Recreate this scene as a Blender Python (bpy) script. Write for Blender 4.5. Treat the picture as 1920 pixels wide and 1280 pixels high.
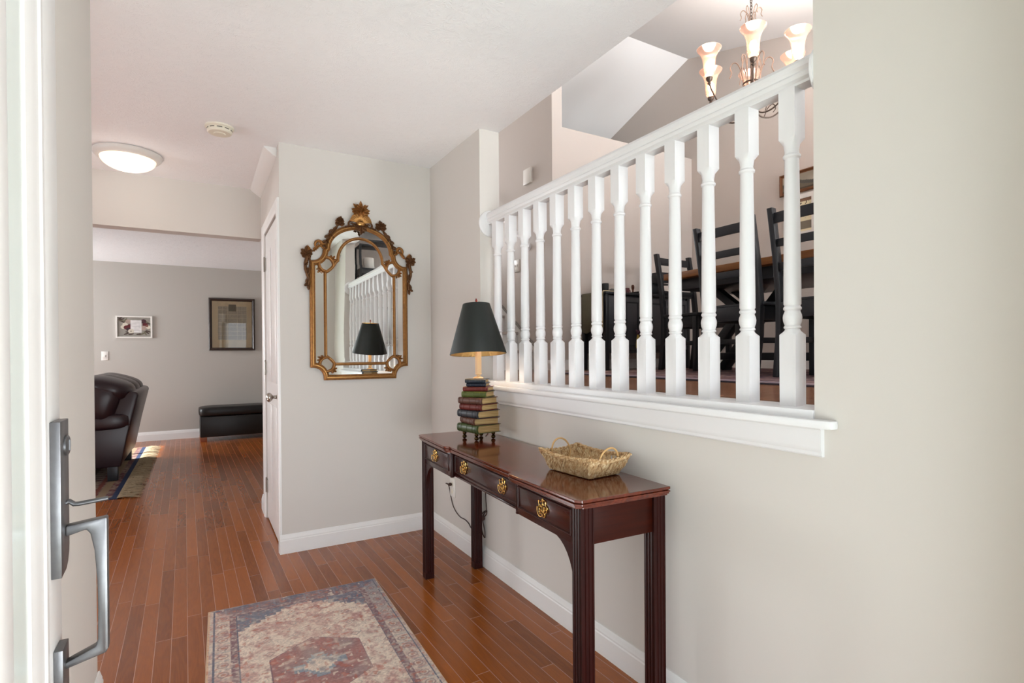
import bpy, bmesh, math, random
import numpy as np
from mathutils import Vector, Matrix

# ------------------------------------------------------------------ reset
for o in list(bpy.data.objects): bpy.data.objects.remove(o, do_unlink=True)
SC = bpy.context.scene
COL = SC.collection
PI = math.pi
rnd = random.Random(7)

# ------------------------------------------------------------------ camera
F_PX = 1012.04; YAW, PITCH, ROLL = [math.radians(a) for a in (30.0365, -.3039, -.4029)]
EYE = Vector((0, 0, 1.1862))
Fw = Vector((math.sin(YAW)*math.cos(PITCH), math.cos(YAW)*math.cos(PITCH), math.sin(PITCH)))
Rt = Vector((math.cos(YAW), -math.sin(YAW), 0)); Up = Rt.cross(Fw)
R2 = Rt*math.cos(ROLL)+Up*math.sin(ROLL); U2 = -Rt*math.sin(ROLL)+Up*math.cos(ROLL)
cam = bpy.data.cameras.new('camera'); co = bpy.data.objects.new('camera', cam); COL.objects.link(co)
M = Matrix.Identity(4)
for i in range(3):
    M[i][0] = R2[i]; M[i][1] = U2[i]; M[i][2] = -Fw[i]; M[i][3] = EYE[i]
co.matrix_world = M
cam.sensor_fit = 'HORIZONTAL'; cam.sensor_width = 36; cam.lens = F_PX/1920*36
cam.shift_y = (665.83-640)/1920; cam.clip_start = .02
SC.camera = co

# ------------------------------------------------------------------ view + world + daylight + added fill lights
SC.view_settings.view_transform = 'Standard'; SC.view_settings.look = 'None'
SC.view_settings.exposure = -0.32; SC.view_settings.gamma = 1; SC.view_settings.use_curve_mapping = False
W = bpy.data.worlds.new('sky'); SC.world = W; W.use_nodes = True
W.node_tree.nodes['Background'].inputs[0].default_value = (.80, .90, 1, 1)
W.node_tree.nodes['Background'].inputs[1].default_value = 1.0

def area(name, loc, rot, sx, sy, power, col=(1, 1, 1)):
    l = bpy.data.lights.new(name, 'AREA'); l.shape = 'RECTANGLE'; l.size = sx; l.size_y = sy
    l.energy = power; l.color = col
    o = bpy.data.objects.new(name, l); o.location = loc; o.rotation_euler = rot; COL.objects.link(o)
    return o
# daylight entering by the open front door, the dining room window, the living room window, plus added fill panels
area('daylight_front_door', (.45, -3.2, 1.6), (PI/2, 0, 0), 5.0, 3.2, 80, (.87, .94, 1))
area('added_ceiling_fill', (.40, -1.1, .0), (math.radians(135), 0, 0), 2.4, 1.8, 235, (.87, .935, 1))  # added fill panel aimed upward to brighten the foyer ceiling
area('daylight_dining_window', (3.65, -1.25, 2.2), (PI/2, 0, 0), 1.6, 1.05, 8, (.97, .98, 1))
area('added_vault_fill', (3.65, -1.45, 1.45), (math.radians(138), 0, math.radians(8)), 1.6, 1.0, 600, (.95, .97, 1))  # added fill panel tilted up through the dining window to lift the vault
area('added_far_vault_fill', (4.6, -4.2, .75), (math.radians(97), 0, 0), 4.5, 1.0, 1250, (.95, .975, 1))  # added low panel set back so its light reaches the far vault slope
area('daylight_living_window', (-3.85, 7.95, 1.25), (0, -PI/2, 0), 1.0, 1.3, 225, (.93, .97, 1))
area('added_side_fill', (-3.85, 3.4, 1.15), (0, -PI/2, 0), .9, 1.6, 70, (.90, .95, 1))  # added fill from the left for the far part of the right wall
area('added_stair_fill', (2.15, 7.3, 2.7), (-PI/2, 0, 0), .9, .9, 110, (.97, .98, 1))  # added fill to brighten the stair wall
sun = bpy.data.lights.new('sun', 'SUN'); sun.energy = 30; sun.angle = .01; sun.color = (1, .98, .95)
so = bpy.data.objects.new('sun', sun); COL.objects.link(so)
so.rotation_euler = Vector((.93, -.04, -.50)).to_track_quat('-Z', 'Y').to_euler()

# ------------------------------------------------------------------ material helpers
def lin(h):
    if isinstance(h, str):
        h = h.lstrip('#'); h = [int(h[i:i+2], 16)/255 for i in (0, 2, 4)]
    return tuple(c/12.92 if c <= .04045 else ((c+.055)/1.055)**2.4 for c in h)
class NT:
    def __init__(s, name):
        s.m = bpy.data.materials.new(name); s.m.use_nodes = True; s.t = s.m.node_tree
        s.b = s.t.nodes['Principled BSDF']
    def n(s, typ, **kw):
        nd = s.t.nodes.new(typ)
        for k, v in kw.items(): setattr(nd, k, v)
        return nd
    def l(s, a, b): s.t.links.new(a, b)
    def inp(s, sock, v):
        if hasattr(v, 'type') and hasattr(v, 'node'): s.l(v, sock)
        else: sock.default_value = v
    def math(s, op, a, b=None, c=None, clamp=False):
        nd = s.n('ShaderNodeMath', operation=op); nd.use_clamp = clamp
        s.inp(nd.inputs[0], a)
        if b is not None: s.inp(nd.inputs[1], b)
        if c is not None: s.inp(nd.inputs[2], c)
        return nd.outputs[0]
    def mix(s, f, a, b, typ='MIX'):
        nd = s.n('ShaderNodeMix', data_type='RGBA', blend_type=typ)
        s.inp(nd.inputs[0], f); s.inp(nd.inputs[6], a if hasattr(a, 'node') else (*a, 1)); s.inp(nd.inputs[7], b if hasattr(b, 'node') else (*b, 1))
        return nd.outputs[2]
    def obj(s): return s.n('ShaderNodeTexCoord').outputs['Object']
    def geo(s): return s.n('ShaderNodeNewGeometry').outputs['Position']
    def mapping(s, v, sc=(1, 1, 1), rot=(0, 0, 0), loc=(0, 0, 0)):
        nd = s.n('ShaderNodeMapping'); s.l(v, nd.inputs[0]); nd.inputs['Scale'].default_value = sc
        nd.inputs['Rotation'].default_value = rot; nd.inputs['Location'].default_value = loc
        return nd.outputs[0]
    def noise(s, v, scale, detail=3, rough=.5, dist=0):
        nd = s.n('ShaderNodeTexNoise'); s.l(v, nd.inputs['Vector']); nd.inputs['Scale'].default_value = scale
        nd.inputs['Detail'].default_value = detail; nd.inputs['Roughness'].default_value = rough; nd.inputs['Distortion'].default_value = dist
        return nd.outputs[0]
    def ramp(s, f, stops):
        nd = s.n('ShaderNodeValToRGB'); s.l(f, nd.inputs[0]); e = nd.color_ramp.elements
        while len(e) < len(stops): e.new(.5)
        for i, (p, c) in enumerate(stops): e[i].position = p; e[i].color = (*c, 1) if len(c) == 3 else c
        return nd.outputs[0]
    def bump(s, h, strength, dist=.002):
        nd = s.n('ShaderNodeBump'); nd.inputs['Strength'].default_value = strength; nd.inputs['Distance'].default_value = dist
        s.l(h, nd.inputs['Height']); s.l(nd.outputs[0], s.b.inputs['Normal'])
def mat(name, col, rough=.5, metal=0, spec=.5, coat=0, coat_rough=.1, emit=None, estr=0, trans=0, ior=1.45, vary=0, vscale=30, bump=0, bscale=80, bdist=.001, sheen=0):
    t = NT(name); c = lin(col) if isinstance(col, str) else col; b = t.b
    b.inputs['Base Color'].default_value = (*c, 1); b.inputs['Roughness'].default_value = rough; b.inputs['Metallic'].default_value = metal
    b.inputs['Specular IOR Level'].default_value = spec; b.inputs['Coat Weight'].default_value = coat; b.inputs['Coat Roughness'].default_value = coat_rough
    b.inputs['Transmission Weight'].default_value = trans; b.inputs['IOR'].default_value = ior; b.inputs['Sheen Weight'].default_value = sheen
    if emit: b.inputs['Emission Color'].default_value = (*lin(emit), 1); b.inputs['Emission Strength'].default_value = estr
    if vary or bump: o = t.obj()
    if vary:
        nz = t.noise(o, vscale, 4, .6)
        t.l(t.mix(t.math('MULTIPLY', nz, 1), tuple(x*(1-vary) for x in c), tuple(min(1, x*(1+vary)) for x in c)), b.inputs['Base Color'])
    if bump: t.bump(t.noise(o, bscale, 4, .6), bump, bdist)
    return t.m
def wood_mat(name, c1, c2, axis='Y', rough=.3, coat=0, grain=1.0, scale=1.0, bump=.05, spec=.3):
    t = NT(name); t.b.inputs['Specular IOR Level'].default_value = spec; o = t.obj()
    sc = {'X': (.6, 9, 9), 'Y': (9, .6, 9), 'Z': (9, 9, .6)}[axis]
    v = t.mapping(o, tuple(x*scale for x in sc))
    n1 = t.noise(v, 3.2, 6, .62, 1.2); n2 = t.noise(v, 14, 3, .6, .3)
    f = t.math('ADD', t.math('MULTIPLY', n1, .75), t.math('MULTIPLY', n2, .3))
    t.l(t.ramp(f, [(.30, lin(c1)), (.72, lin(c2))]), t.b.inputs['Base Color'])
    t.b.inputs['Roughness'].default_value = rough; t.b.inputs['Coat Weight'].default_value = coat; t.b.inputs['Coat Roughness'].default_value = .06
    if bump: t.bump(f, bump, .0006)
    return t.m
def vcol_mat(name, rough=.9, bump=0, bscale=300, coat=0, sheen=0):
    t = NT(name); a = t.n('ShaderNodeVertexColor', layer_name='pattern')
    t.l(a.outputs[0], t.b.inputs['Base Color']); t.b.inputs['Roughness'].default_value = rough
    t.b.inputs['Specular IOR Level'].default_value = .2; t.b.inputs['Coat Weight'].default_value = coat; t.b.inputs['Sheen Weight'].default_value = sheen
    if bump: t.bump(t.noise(t.obj(), bscale, 3, .6), bump, .002)
    return t.m

def wall_mat(name, c):
    t = NT(name); o = t.geo(); n = t.noise(o, 120, 3, .6)
    t.b.inputs['Base Color'].default_value = (*lin(c), 1); t.b.inputs['Roughness'].default_value = .62; t.b.inputs['Specular IOR Level'].default_value = .3
    t.bump(n, .06, .001); return t.m
def ceil_mat(name, c, strength=.6):
    # crow's foot drywall texture: fans of strokes round scattered centres
    t = NT(name); g = t.geo(); g2 = t.mapping(g, (1, 1, 0))
    wn = t.n('ShaderNodeTexNoise'); t.l(g2, wn.inputs['Vector']); wn.inputs['Scale'].default_value = 9
    vs = t.n('ShaderNodeVectorMath', operation='MULTIPLY_ADD'); t.l(wn.outputs['Color'], vs.inputs[0]); vs.inputs[1].default_value = (.05, .05, 0); t.l(g2, vs.inputs[2])
    vo = t.n('ShaderNodeTexVoronoi'); vo.inputs['Scale'].default_value = 6.0; t.l(vs.outputs[0], vo.inputs['Vector'])
    d = t.n('ShaderNodeVectorMath', operation='SUBTRACT'); t.l(vs.outputs[0], d.inputs[0]); t.l(vo.outputs['Position'], d.inputs[1])
    sp = t.n('ShaderNodeSeparateXYZ'); t.l(d.outputs[0], sp.inputs[0])
    an = t.math('ARCTAN2', sp.outputs[1], sp.outputs[0]); r = vo.outputs['Distance']
    cb = t.n('ShaderNodeCombineXYZ'); t.l(t.math('MULTIPLY', an, 5.5), cb.inputs[0]); t.l(t.math('MULTIPLY', r, 5.0), cb.inputs[1])
    sc = t.n('ShaderNodeSeparateColor'); t.l(vo.outputs['Color'], sc.inputs[0]); t.l(t.math('MULTIPLY', sc.outputs[0], 40), cb.inputs[2])
    nz = t.noise(cb.outputs[0], 1.6, 2, .5, .6)
    ridge = t.math('SUBTRACT', 1.0, t.math('ABSOLUTE', t.math('MULTIPLY', t.math('SUBTRACT', nz, .5), 9.0)), clamp=True)
    brk = t.noise(g2, 26, 3, .6)
    h = t.math('MULTIPLY', ridge, t.math('MULTIPLY', t.math('SUBTRACT', brk, .38, clamp=True), 4.0, clamp=True))
    t.b.inputs['Base Color'].default_value = (*lin(c), 1); t.b.inputs['Roughness'].default_value = .75; t.b.inputs['Specular IOR Level'].default_value = .25
    t.bump(h, strength, .004); return t.m
def floor_mat(name, rot, plank=.0567, tones=('#65300e', '#b36427'), along='Y', rough=.23, groove='#c08f76'):
    t = NT(name); g = t.geo()
    v = t.mapping(g, (1, 1, 1), (0, 0, rot)); sp = t.n('ShaderNodeSeparateXYZ'); t.l(v, sp.inputs[0])
    X, Y = (sp.outputs[0], sp.outputs[1]) if along == 'Y' else (sp.outputs[1], sp.outputs[0])
    row = t.math('DIVIDE', X, plank); ri = t.math('FLOOR', row); rf = t.math('FRACT', row)
    w1 = t.n('ShaderNodeTexWhiteNoise', noise_dimensions='1D'); t.l(ri, w1.inputs['W'])
    L = t.math('DIVIDE', t.math('ADD', Y, t.math('MULTIPLY', w1.outputs[0], 9.7)), .85)
    li = t.math('FLOOR', L); lf = t.math('FRACT', L)
    cb = t.n('ShaderNodeCombineXYZ'); t.l(ri, cb.inputs[0]); t.l(li, cb.inputs[1])
    w2 = t.n('ShaderNodeTexWhiteNoise', noise_dimensions='3D'); t.l(cb.outputs[0], w2.inputs['Vector'])
    # grain
    cg = t.n('ShaderNodeCombineXYZ'); t.l(t.math('MULTIPLY', X, 16), cg.inputs[0]); t.l(t.math('MULTIPLY', Y, 2.0), cg.inputs[1]); t.l(t.math('MULTIPLY', w2.outputs[0], 31), cg.inputs[2])
    n1 = t.noise(cg.outputs[0], 1.0, 3, .5, .7)
    rings = t.math('SINE', t.math('MULTIPLY', n1, 42)); rings = t.math('MULTIPLY', t.math('ADD', rings, 1), .5)
    cf = t.n('ShaderNodeCombineXYZ'); t.l(t.math('MULTIPLY', X, 420), cf.inputs[0]); t.l(t.math('MULTIPLY', Y, 12), cf.inputs[1]); t.l(w2.outputs[0], cf.inputs[2])
    n2 = t.noise(cf.outputs[0], 1.0, 3, .6)
    tone = t.math('ADD', t.math('ADD', .145, t.math('MULTIPLY', w2.outputs[0], .38)), t.math('ADD', t.math('MULTIPLY', rings, .08), t.math('MULTIPLY', n2, .34)))
    col = t.ramp(tone, [(.12, lin(tones[0])), (.95, lin(tones[1]))])
    e1 = t.math('MINIMUM', rf, t.math('SUBTRACT', 1.0, rf)); g1 = t.math('LESS_THAN', e1, .019)
    e2 = t.math('MINIMUM', lf, t.math('SUBTRACT', 1.0, lf)); g2 = t.math('LESS_THAN', e2, .0016)
    gm = t.math('MAXIMUM', g1, g2)
    t.l(t.mix(gm, col, lin(groove)), t.b.inputs['Base Color'])
    b1 = t.math('MULTIPLY', e1, 22, clamp=True); b2 = t.math('MULTIPLY', e2, 250, clamp=True)
    h = t.math('ADD', t.math('MINIMUM', b1, b2), t.math('MULTIPLY', n2, .05))
    wob = t.noise(g, 3.5, 2, .5)
    h = t.math('ADD', h, t.math('MULTIPLY', wob, .35))
    t.bump(h, .35, .0012)
    sm = t.noise(g, 4, 3, .6)
    t.l(t.math('ADD', rough-.06, t.math('MULTIPLY', sm, .14)), t.b.inputs['Roughness'])
    t.b.inputs['Specular IOR Level'].default_value = .38; t.b.inputs['Coat Weight'].default_value = .10; t.b.inputs['Coat Roughness'].default_value = .12
    return t.m

M_WALL = wall_mat('greige_wall_paint', '#d2cdc7')
M_LIVW = wall_mat('living_wall_paint', '#bab5ae')
M_DINW = wall_mat('dining_wall_paint', '#c9c0b9')
M_CEIL = ceil_mat('textured_white_ceiling', '#f1f1f2', .36)
M_CEIL2 = wall_mat('smooth_white_ceiling', '#efeeed')
M_TRIM = mat('white_trim_paint', '#e8e7e5', .32, spec=.45)
M_RAIL = mat('white_rail_paint', '#e2e1e2', .3, spec=.5)
M_FLOOR = floor_mat('red_oak_strip_floor', math.radians(-1.2))
M_FLOOR2 = floor_mat('upper_oak_strip_floor', 0, tones=('#66402c', '#9c6d50'))
M_MAHOG = wood_mat('mahogany', '#200907', '#3d140e', 'Y', .27, .2, scale=.8)
M_MAHTOP = wood_mat('polished_mahogany_top', '#3a130a', '#6e2c17', 'Y', .12, .3, scale=.8, bump=.01, spec=.5)
M_MAHOGX = wood_mat('mahogany_end_panel', '#200905', '#3a1208', 'X', .42, 0, spec=.15)
M_MAHOGZ = wood_mat('mahogany_legs', '#1e0807', '#34100c', 'Z', .36, .0, spec=.22)
M_BRASS = mat('polished_brass', '#d8b26a', .22, 1)
M_ANTB = mat('dark_antique_brass', '#4a3a22', .3, 1)
M_GOLD = mat('antique_gold_leaf', '#8f6236', .42, .75, vary=.55, vscale=60, bump=.5, bscale=140, bdist=.002)
M_GOLDB = mat('burnished_gold_edge', '#b98a52', .34, .85, vary=.3, vscale=50)
M_GOLDD = mat('dark_bronze_relief', '#5f3f25', .5, .6, vary=.5, vscale=70, bump=.5, bscale=120, bdist=.002)
M_MIRROR = mat('mirror_glass', (.86, .88, .86), .01, 1)
M_BLACK = mat('black_stained_wood', '#25262a', .38, spec=.4)
M_IRONG = mat('pewter_grey_metal', '#6a6a6c', .38, .8, vary=.25, vscale=40, bump=.25, bscale=90, bdist=.0006)
M_NICK = mat('satin_nickel', '#a8a29a', .3, 1)
M_SHADE = mat('dark_green_black_shade', '#1d211e', .5, spec=.4, vary=.3, vscale=6)
M_FOIL = mat('gold_foil_lining', '#a98d5c', .35, .9, bump=.9, bscale=60, bdist=.004)
M_WAX = mat('candle_cream', '#d3b58e', .5)
M_PLAST = mat('white_plastic', '#e8e4de', .4)
M_IVORY = mat('ivory_plastic', '#e2dccb', .45)
M_CORD = mat('brown_cord', '#33180f', .45)
M_LEATH = mat('plum_leather', '#26151b', .34, spec=.5, coat=.1, coat_rough=.3, vary=.2, vscale=8, bump=.35, bscale=220, bdist=.0008)
M_LEATHB = mat('black_leather', '#141110', .38, vary=.2, vscale=10, bump=.3, bscale=160, bdist=.0008)
M_FOOTW = mat('orange_stained_wood', '#8a4a2c', .4)

# ------------------------------------------------------------------ mesh builder
class MB:
    def __init__(s): s.v = []; s.f = []
    def add(s, vs, fs):
        b = len(s.v); s.v += [tuple(v) for v in vs]; s.f += [tuple(b+i for i in f) for f in fs]; return s
    def box(s, x0, x1, y0, y1, z0, z1, mtx=None):
        vs = [Vector((x, y, z)) for z in (z0, z1) for y in (y0, y1) for x in (x0, x1)]
        if mtx: vs = [mtx @ v for v in vs]
        return s.add(vs, [(0, 2, 3, 1), (4, 5, 7, 6), (0, 1, 5, 4), (2, 6, 7, 3), (0, 4, 6, 2), (1, 3, 7, 5)])
    def bar(s, a, b, w, h, up=(0, 0, 1)):
        a, b = Vector(a), Vector(b); d = b-a; L = d.length; d.normalize(); u = Vector(up)
        side = d.cross(u)
        if side.length < 1e-4: side = d.cross(Vector((0, 1, 0)))
        side.normalize(); u = side.cross(d).normalized()
        vs = [p+side*sx*w/2+u*sz*h/2 for p in (a, b) for sx, sz in ((-1, -1), (1, -1), (1, 1), (-1, 1))]
        return s.add(vs, [(0, 1, 2, 3), (4, 7, 6, 5), (0, 4, 5, 1), (1, 5, 6, 2), (2, 6, 7, 3), (3, 7, 4, 0)])
    def lathe(s, prof, n=24, c=(0, 0, 0), mtx=None, cap=True, sq=None):
        vs = []; c = Vector(c)
        for k, (r, z) in enumerate(prof):
            for i in range(n):
                a = 2*PI*i/n; rr = r
                if sq and sq[k]: rr = r/max(abs(math.cos(a)), abs(math.sin(a)))
                p = Vector((rr*math.cos(a), rr*math.sin(a), z))
                if mtx: p = mtx @ p
                vs.append(p+c)
        fs = [(k*n+i, k*n+(i+1) % n, (k+1)*n+(i+1) % n, (k+1)*n+i) for k in range(len(prof)-1) for i in range(n)]
        if cap:
            fs.append(tuple(range(n-1, -1, -1))); b = (len(prof)-1)*n; fs.append(tuple(range(b, b+n)))
        return s.add(vs, fs)
    def tube(s, path, r, n=8, closed=False, flat=1.0, up=None):
        P = [Vector(p) for p in path]; m = len(P); R = r if hasattr(r, '__len__') else [r]*m
        vs = []; prev = None
        for i, p in enumerate(P):
            if closed: d = P[(i+1) % m]-P[i-1]
            else: d = P[min(i+1, m-1)]-P[max(i-1, 0)]
            d.normalize()
            if prev is None:
                a = Vector(up) if up else (Vector((0, 0, 1)) if abs(d.z) < .9 else Vector((1, 0, 0)))
                side = d.cross(a).normalized()
            else: side = (prev-d*prev.dot(d)).normalized()
            prev = side; u = side.cross(d)
            for k in range(n):
                t = 2*PI*k/n; vs.append(p+(side*math.cos(t)+u*math.sin(t)*flat)*R[i])
        fs = []
        for i in range(m if closed else m-1):
            j = (i+1) % m
            for k in range(n): fs.append((i*n+k, i*n+(k+1) % n, j*n+(k+1) % n, j*n+k))
        if not closed: fs += [tuple(range(n-1, -1, -1)), tuple((m-1)*n+k for k in range(n))]
        return s.add(vs, fs)
    def prism(s, poly, a, b):
        """poly: list of 3D points; extruded from offset a to offset b (vectors)"""
        n = len(poly); a, b = Vector(a), Vector(b)
        vs = [Vector(p)+a for p in poly]+[Vector(p)+b for p in poly]
        return s.add(vs, [tuple(range(n-1, -1, -1)), tuple(range(n, 2*n))]+[(i, (i+1) % n, n+(i+1) % n, n+i) for i in range(n)])
    def sweep(s, path, prof, closed=False, normal=(0, -1, 0)):
        """sweep a profile (across, out) along a planar path whose plane has the given normal"""
        P = [Vector(p) for p in path]; m = len(P); N = Vector(normal).normalized(); k = len(prof); vs = []
        for i, p in enumerate(P):
            if closed: d0, d1 = P[i]-P[i-1], P[(i+1) % m]-P[i]
            else:
                d1 = P[min(i+1, m-1)]-P[min(i, m-2)]; d0 = P[max(i, 1)]-P[max(i-1, 0)]
            d0.normalize(); d1.normalize(); t = (d0+d1)
            if t.length < 1e-6: t = d1.copy()
            t.normalize(); side = N.cross(t).normalized(); mi = min(2.0, 1/max(.3, abs(t.dot(d1))))
            for (a, o) in prof: vs.append(p+side*a*mi+N*o)
        fs = []
        for i in range(m if closed else m-1):
            j = (i+1) % m
            for q in range(k-1): fs.append((i*k+q, i*k+q+1, j*k+q+1, j*k+q))
        if not closed: fs += [tuple(range(k-1, -1, -1)), tuple((m-1)*k+q for q in range(k))]
        return s.add(vs, fs)
    def blob(s, c, r, n=12, m=8, mtx=None, e=1.0):
        """superellipsoid"""
        vs = []; c = Vector(c)
        def pw(x): return math.copysign(abs(x)**e, x)
        for j in range(1, m):
            ph = -PI/2+PI*j/m
            for i in range(n):
                th = 2*PI*i/n
                p = Vector((r[0]*pw(math.cos(ph))*pw(math.cos(th)), r[1]*pw(math.cos(ph))*pw(math.sin(th)), r[2]*pw(math.sin(ph))))
                if mtx: p = mtx @ p
                vs.append(p+c)
        b = Vector((0, 0, -r[2])); t = Vector((0, 0, r[2]))
        if mtx: b, t = mtx @ b, mtx @ t
        vs += [b+c, t+c]; B = len(vs)-2
        fs = [(j*n+i, j*n+(i+1) % n, (j+1)*n+(i+1) % n, (j+1)*n+i) for j in range(m-2) for i in range(n)]
        fs += [(B, (i+1) % n, i) for i in range(n)]+[(B+1, (m-2)*n+i, (m-2)*n+(i+1) % n) for i in range(n)]
        return s.add(vs, fs)
    def build(s, name, mt, parent=None, bevel=0, seg=2, smooth=25, loc=None, rotz=0, sub=0):
        me = bpy.data.meshes.new(name); me.from_pydata(s.v, [], s.f); me.validate()
        bm = bmesh.new(); bm.from_mesh(me); bmesh.ops.recalc_face_normals(bm, faces=bm.faces)
        if bevel:
            es = [e for e in bm.edges if len(e.link_faces) == 2 and e.calc_face_angle(0) > .6]
            bmesh.ops.bevel(bm, geom=es, offset=bevel, segments=seg, affect='EDGES', profile=.5, clamp_overlap=True)
        bm.to_mesh(me); bm.free()
        me.materials.append(mt)
        for p in me.polygons: p.use_smooth = True
        me.set_sharp_from_angle(angle=math.radians(smooth))
        o = bpy.data.objects.new(name, me); COL.objects.link(o)
        if sub:
            md = o.modifiers.new('s', 'SUBSURF'); md.levels = sub; md.render_levels = sub
        if loc: o.location = loc
        if rotz: o.rotation_euler.z = rotz
        if parent: o.parent = parent
        return o
def point(name, loc, power, col, r=.03, par=None):
    l = bpy.data.lights.new(name, 'POINT'); l.energy = power; l.color = col; l.shadow_soft_size = r
    o = bpy.data.objects.new(name, l); o.location = loc; COL.objects.link(o)
    if par: o.parent = par
    return o
def struct(o): o['kind'] = 'structure'; return o
def tag(o, label, cat, group=None):
    o['label'] = label; o['category'] = cat
    if group: o['group'] = group
    return o
def thing(name, label, cat, loc=(0, 0, 0), rotz=0, group=None):
    o = bpy.data.objects.new(name, None); o.empty_display_size = .1; COL.objects.link(o)
    o.location = loc; o.rotation_euler.z = rotz
    return tag(o, label, cat, group)
def copy_tree(o, parent=None):
    c = o.copy(); COL.objects.link(c)
    if parent: c.parent = parent
    for ch in [x for x in bpy.data.objects if x.parent == o]: copy_tree(ch, c)
    return c
def paint_grid(name, mt, nx, ny, fn, parent=None, p0=(0, 0, 0), eu=(1, 0, 0), ev=(0, 1, 0), thick=None):
    """fine quad grid coloured by fn(U,V)->rgb (linear) in metres"""
    p0, eu, ev = np.array(p0, float), np.array(eu, float), np.array(ev, float)
    u = np.linspace(0, 1, nx+1); v = np.linspace(0, 1, ny+1); UU, VV = np.meshgrid(u, v)
    P = p0+UU[..., None]*eu+VV[..., None]*ev
    idx = np.arange((nx+1)*(ny+1)).reshape(ny+1, nx+1)
    F = np.stack([idx[:-1, :-1], idx[:-1, 1:], idx[1:, 1:], idx[1:, :-1]], -1).reshape(-1, 4)
    me = bpy.data.meshes.new(name); me.from_pydata(P.reshape(-1, 3).tolist(), [], F.tolist())
    rgb = fn(UU*np.linalg.norm(eu), VV*np.linalg.norm(ev))
    a = me.color_attributes.new('pattern', 'FLOAT_COLOR', 'POINT')
    a.data.foreach_set('color', np.concatenate([rgb.reshape(-1, 3), np.ones((rgb.reshape(-1, 3).shape[0], 1))], 1).astype(np.float32).ravel())
    me.materials.append(mt); o = bpy.data.objects.new(name, me); COL.objects.link(o)
    if parent: o.parent = parent
    return o
def vnoise(X, Y, s, seed=0):
    """numpy value noise"""
    r = np.random.RandomState(seed); T = r.rand(256, 256)
    x = X*s; y = Y*s; xi = np.floor(x).astype(int); yi = np.floor(y).astype(int); fx = x-xi; fy = y-yi
    fx = fx*fx*(3-2*fx); fy = fy*fy*(3-2*fy); g = lambda a, b: T[a % 256, b % 256]
    return (g(xi, yi)*(1-fx)+g(xi+1, yi)*fx)*(1-fy)+(g(xi, yi+1)*(1-fx)+g(xi+1, yi+1)*fx)*fy
def L3(h): return np.array(lin(h))
def lerp3(a, b, t): return a+(b-a)*t[..., None]

# ------------------------------------------------------------------ dimensions
H = 2.44; XW = 1.3635; XB = 1.4875; YM = 3.457; XM = .414; YP = 2.707; YO = .81; YH = 4.549
YF = 8.947; XL = -.309; YL = 2.28
ZD = 1.023; XD = 4.55; YD = 4.02; XG = 2.755
RIDGE_Y, RIDGE_Z = 4.06, 4.31
def vault(y): return RIDGE_Z-(.287*(RIDGE_Y-y) if y < RIDGE_Y else .33*(y-RIDGE_Y))

# ------------------------------------------------------------------ room shell
struct(MB().box(-3.6, 1.6, .1, 9.1, -.1, 0).build('floor', M_FLOOR))
struct(MB().box(-3.7, XB, .1, 9.1, H, H+.12).build('ceiling', M_CEIL))
w = MB(); w.box(XW, XB, .1, YO, 0, H); w.box(XW, XB, YO, YP, 0, .985); w.box(XW, XB, YP, YM+.12, 0, H)
struct(w.build('wall_right', M_WALL))
struct(MB().box(XM, XW, YM, YM+.085, 0, H).build('wall_mirror_side', M_WALL))
w = MB(); w.box(XM, XM+.12, 4.28, YH, 0, H); w.box(XM, XM+.12, YM+.085, 4.28, 2.05, H)
w.box(XM+.12, 1.5, YH-.12, YH, 0, H)
struct(w.build('wall_closet', M_WALL))
struct(MB().box(-3.6, XM, YH, YH+.125, 2.069, H).build('wall_header', M_WALL))
struct(MB().box(-3.7, 1.6, YF, YF+.12, 0, H).build('wall_living_far', M_LIVW))
w = MB(); w.box(XL-.12, XL, .1, YL, 0, H)
w.box(-3.6, XL-.12, YL-.12, YL, 0, H)
struct(w.build('wall_left', M_WALL))
w = MB()
w.box(-3.72, -3.6, YL-.12, 2.6, 0, H); w.box(-3.72, -3.6, 2.6, 4.2, 0, .7); w.box(-3.72, -3.6, 2.6, 4.2, 1.6, H); w.box(-3.72, -3.6, 4.2, 7.3, 0, H); w.box(-3.72, -3.6, 8.6, 9.07, 0, H); w.box(-3.72, -3.6, 7.3, 8.6, 0, .75); w.box(-3.72, -3.6, 7.3, 8.6, 1.80, H)
struct(w.build('wall_living_left', M_LIVW))
struct(MB().box(1.36, 1.48, YH, YF, 0, H).build('wall_living_right', M_LIVW))
w = MB(); w.box(XL-.12, -.245, .1, .24, 0, H); w.box(1.16, XW, .1, .24, 0, H); w.box(-.245, 1.16, .1, .24, 2.1, H)
struct(w.build('wall_front', M_WALL))
w = MB()
for z0, z1 in ((.75, .80), (1.76, 1.80)): w.box(-3.70, -3.62, 7.3, 8.6, z0, z1)
for y in (7.33, 7.95, 8.57): w.box(-3.70, -3.62, y-.03, y+.03, .80, 1.76)
struct(w.build('window_1', M_TRIM, bevel=.004))
w = MB()
for z0, z1 in ((.70, .75), (1.55, 1.60)): w.box(-3.70, -3.62, 2.6, 4.2, z0, z1)
for y in (2.63, 3.4, 4.17): w.box(-3.70, -3.62, y-.03, y+.03, .75, 1.55)
struct(w.build('added_window_2', M_TRIM, bevel=.004))  # unseen window, added to let the side fill light in

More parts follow.
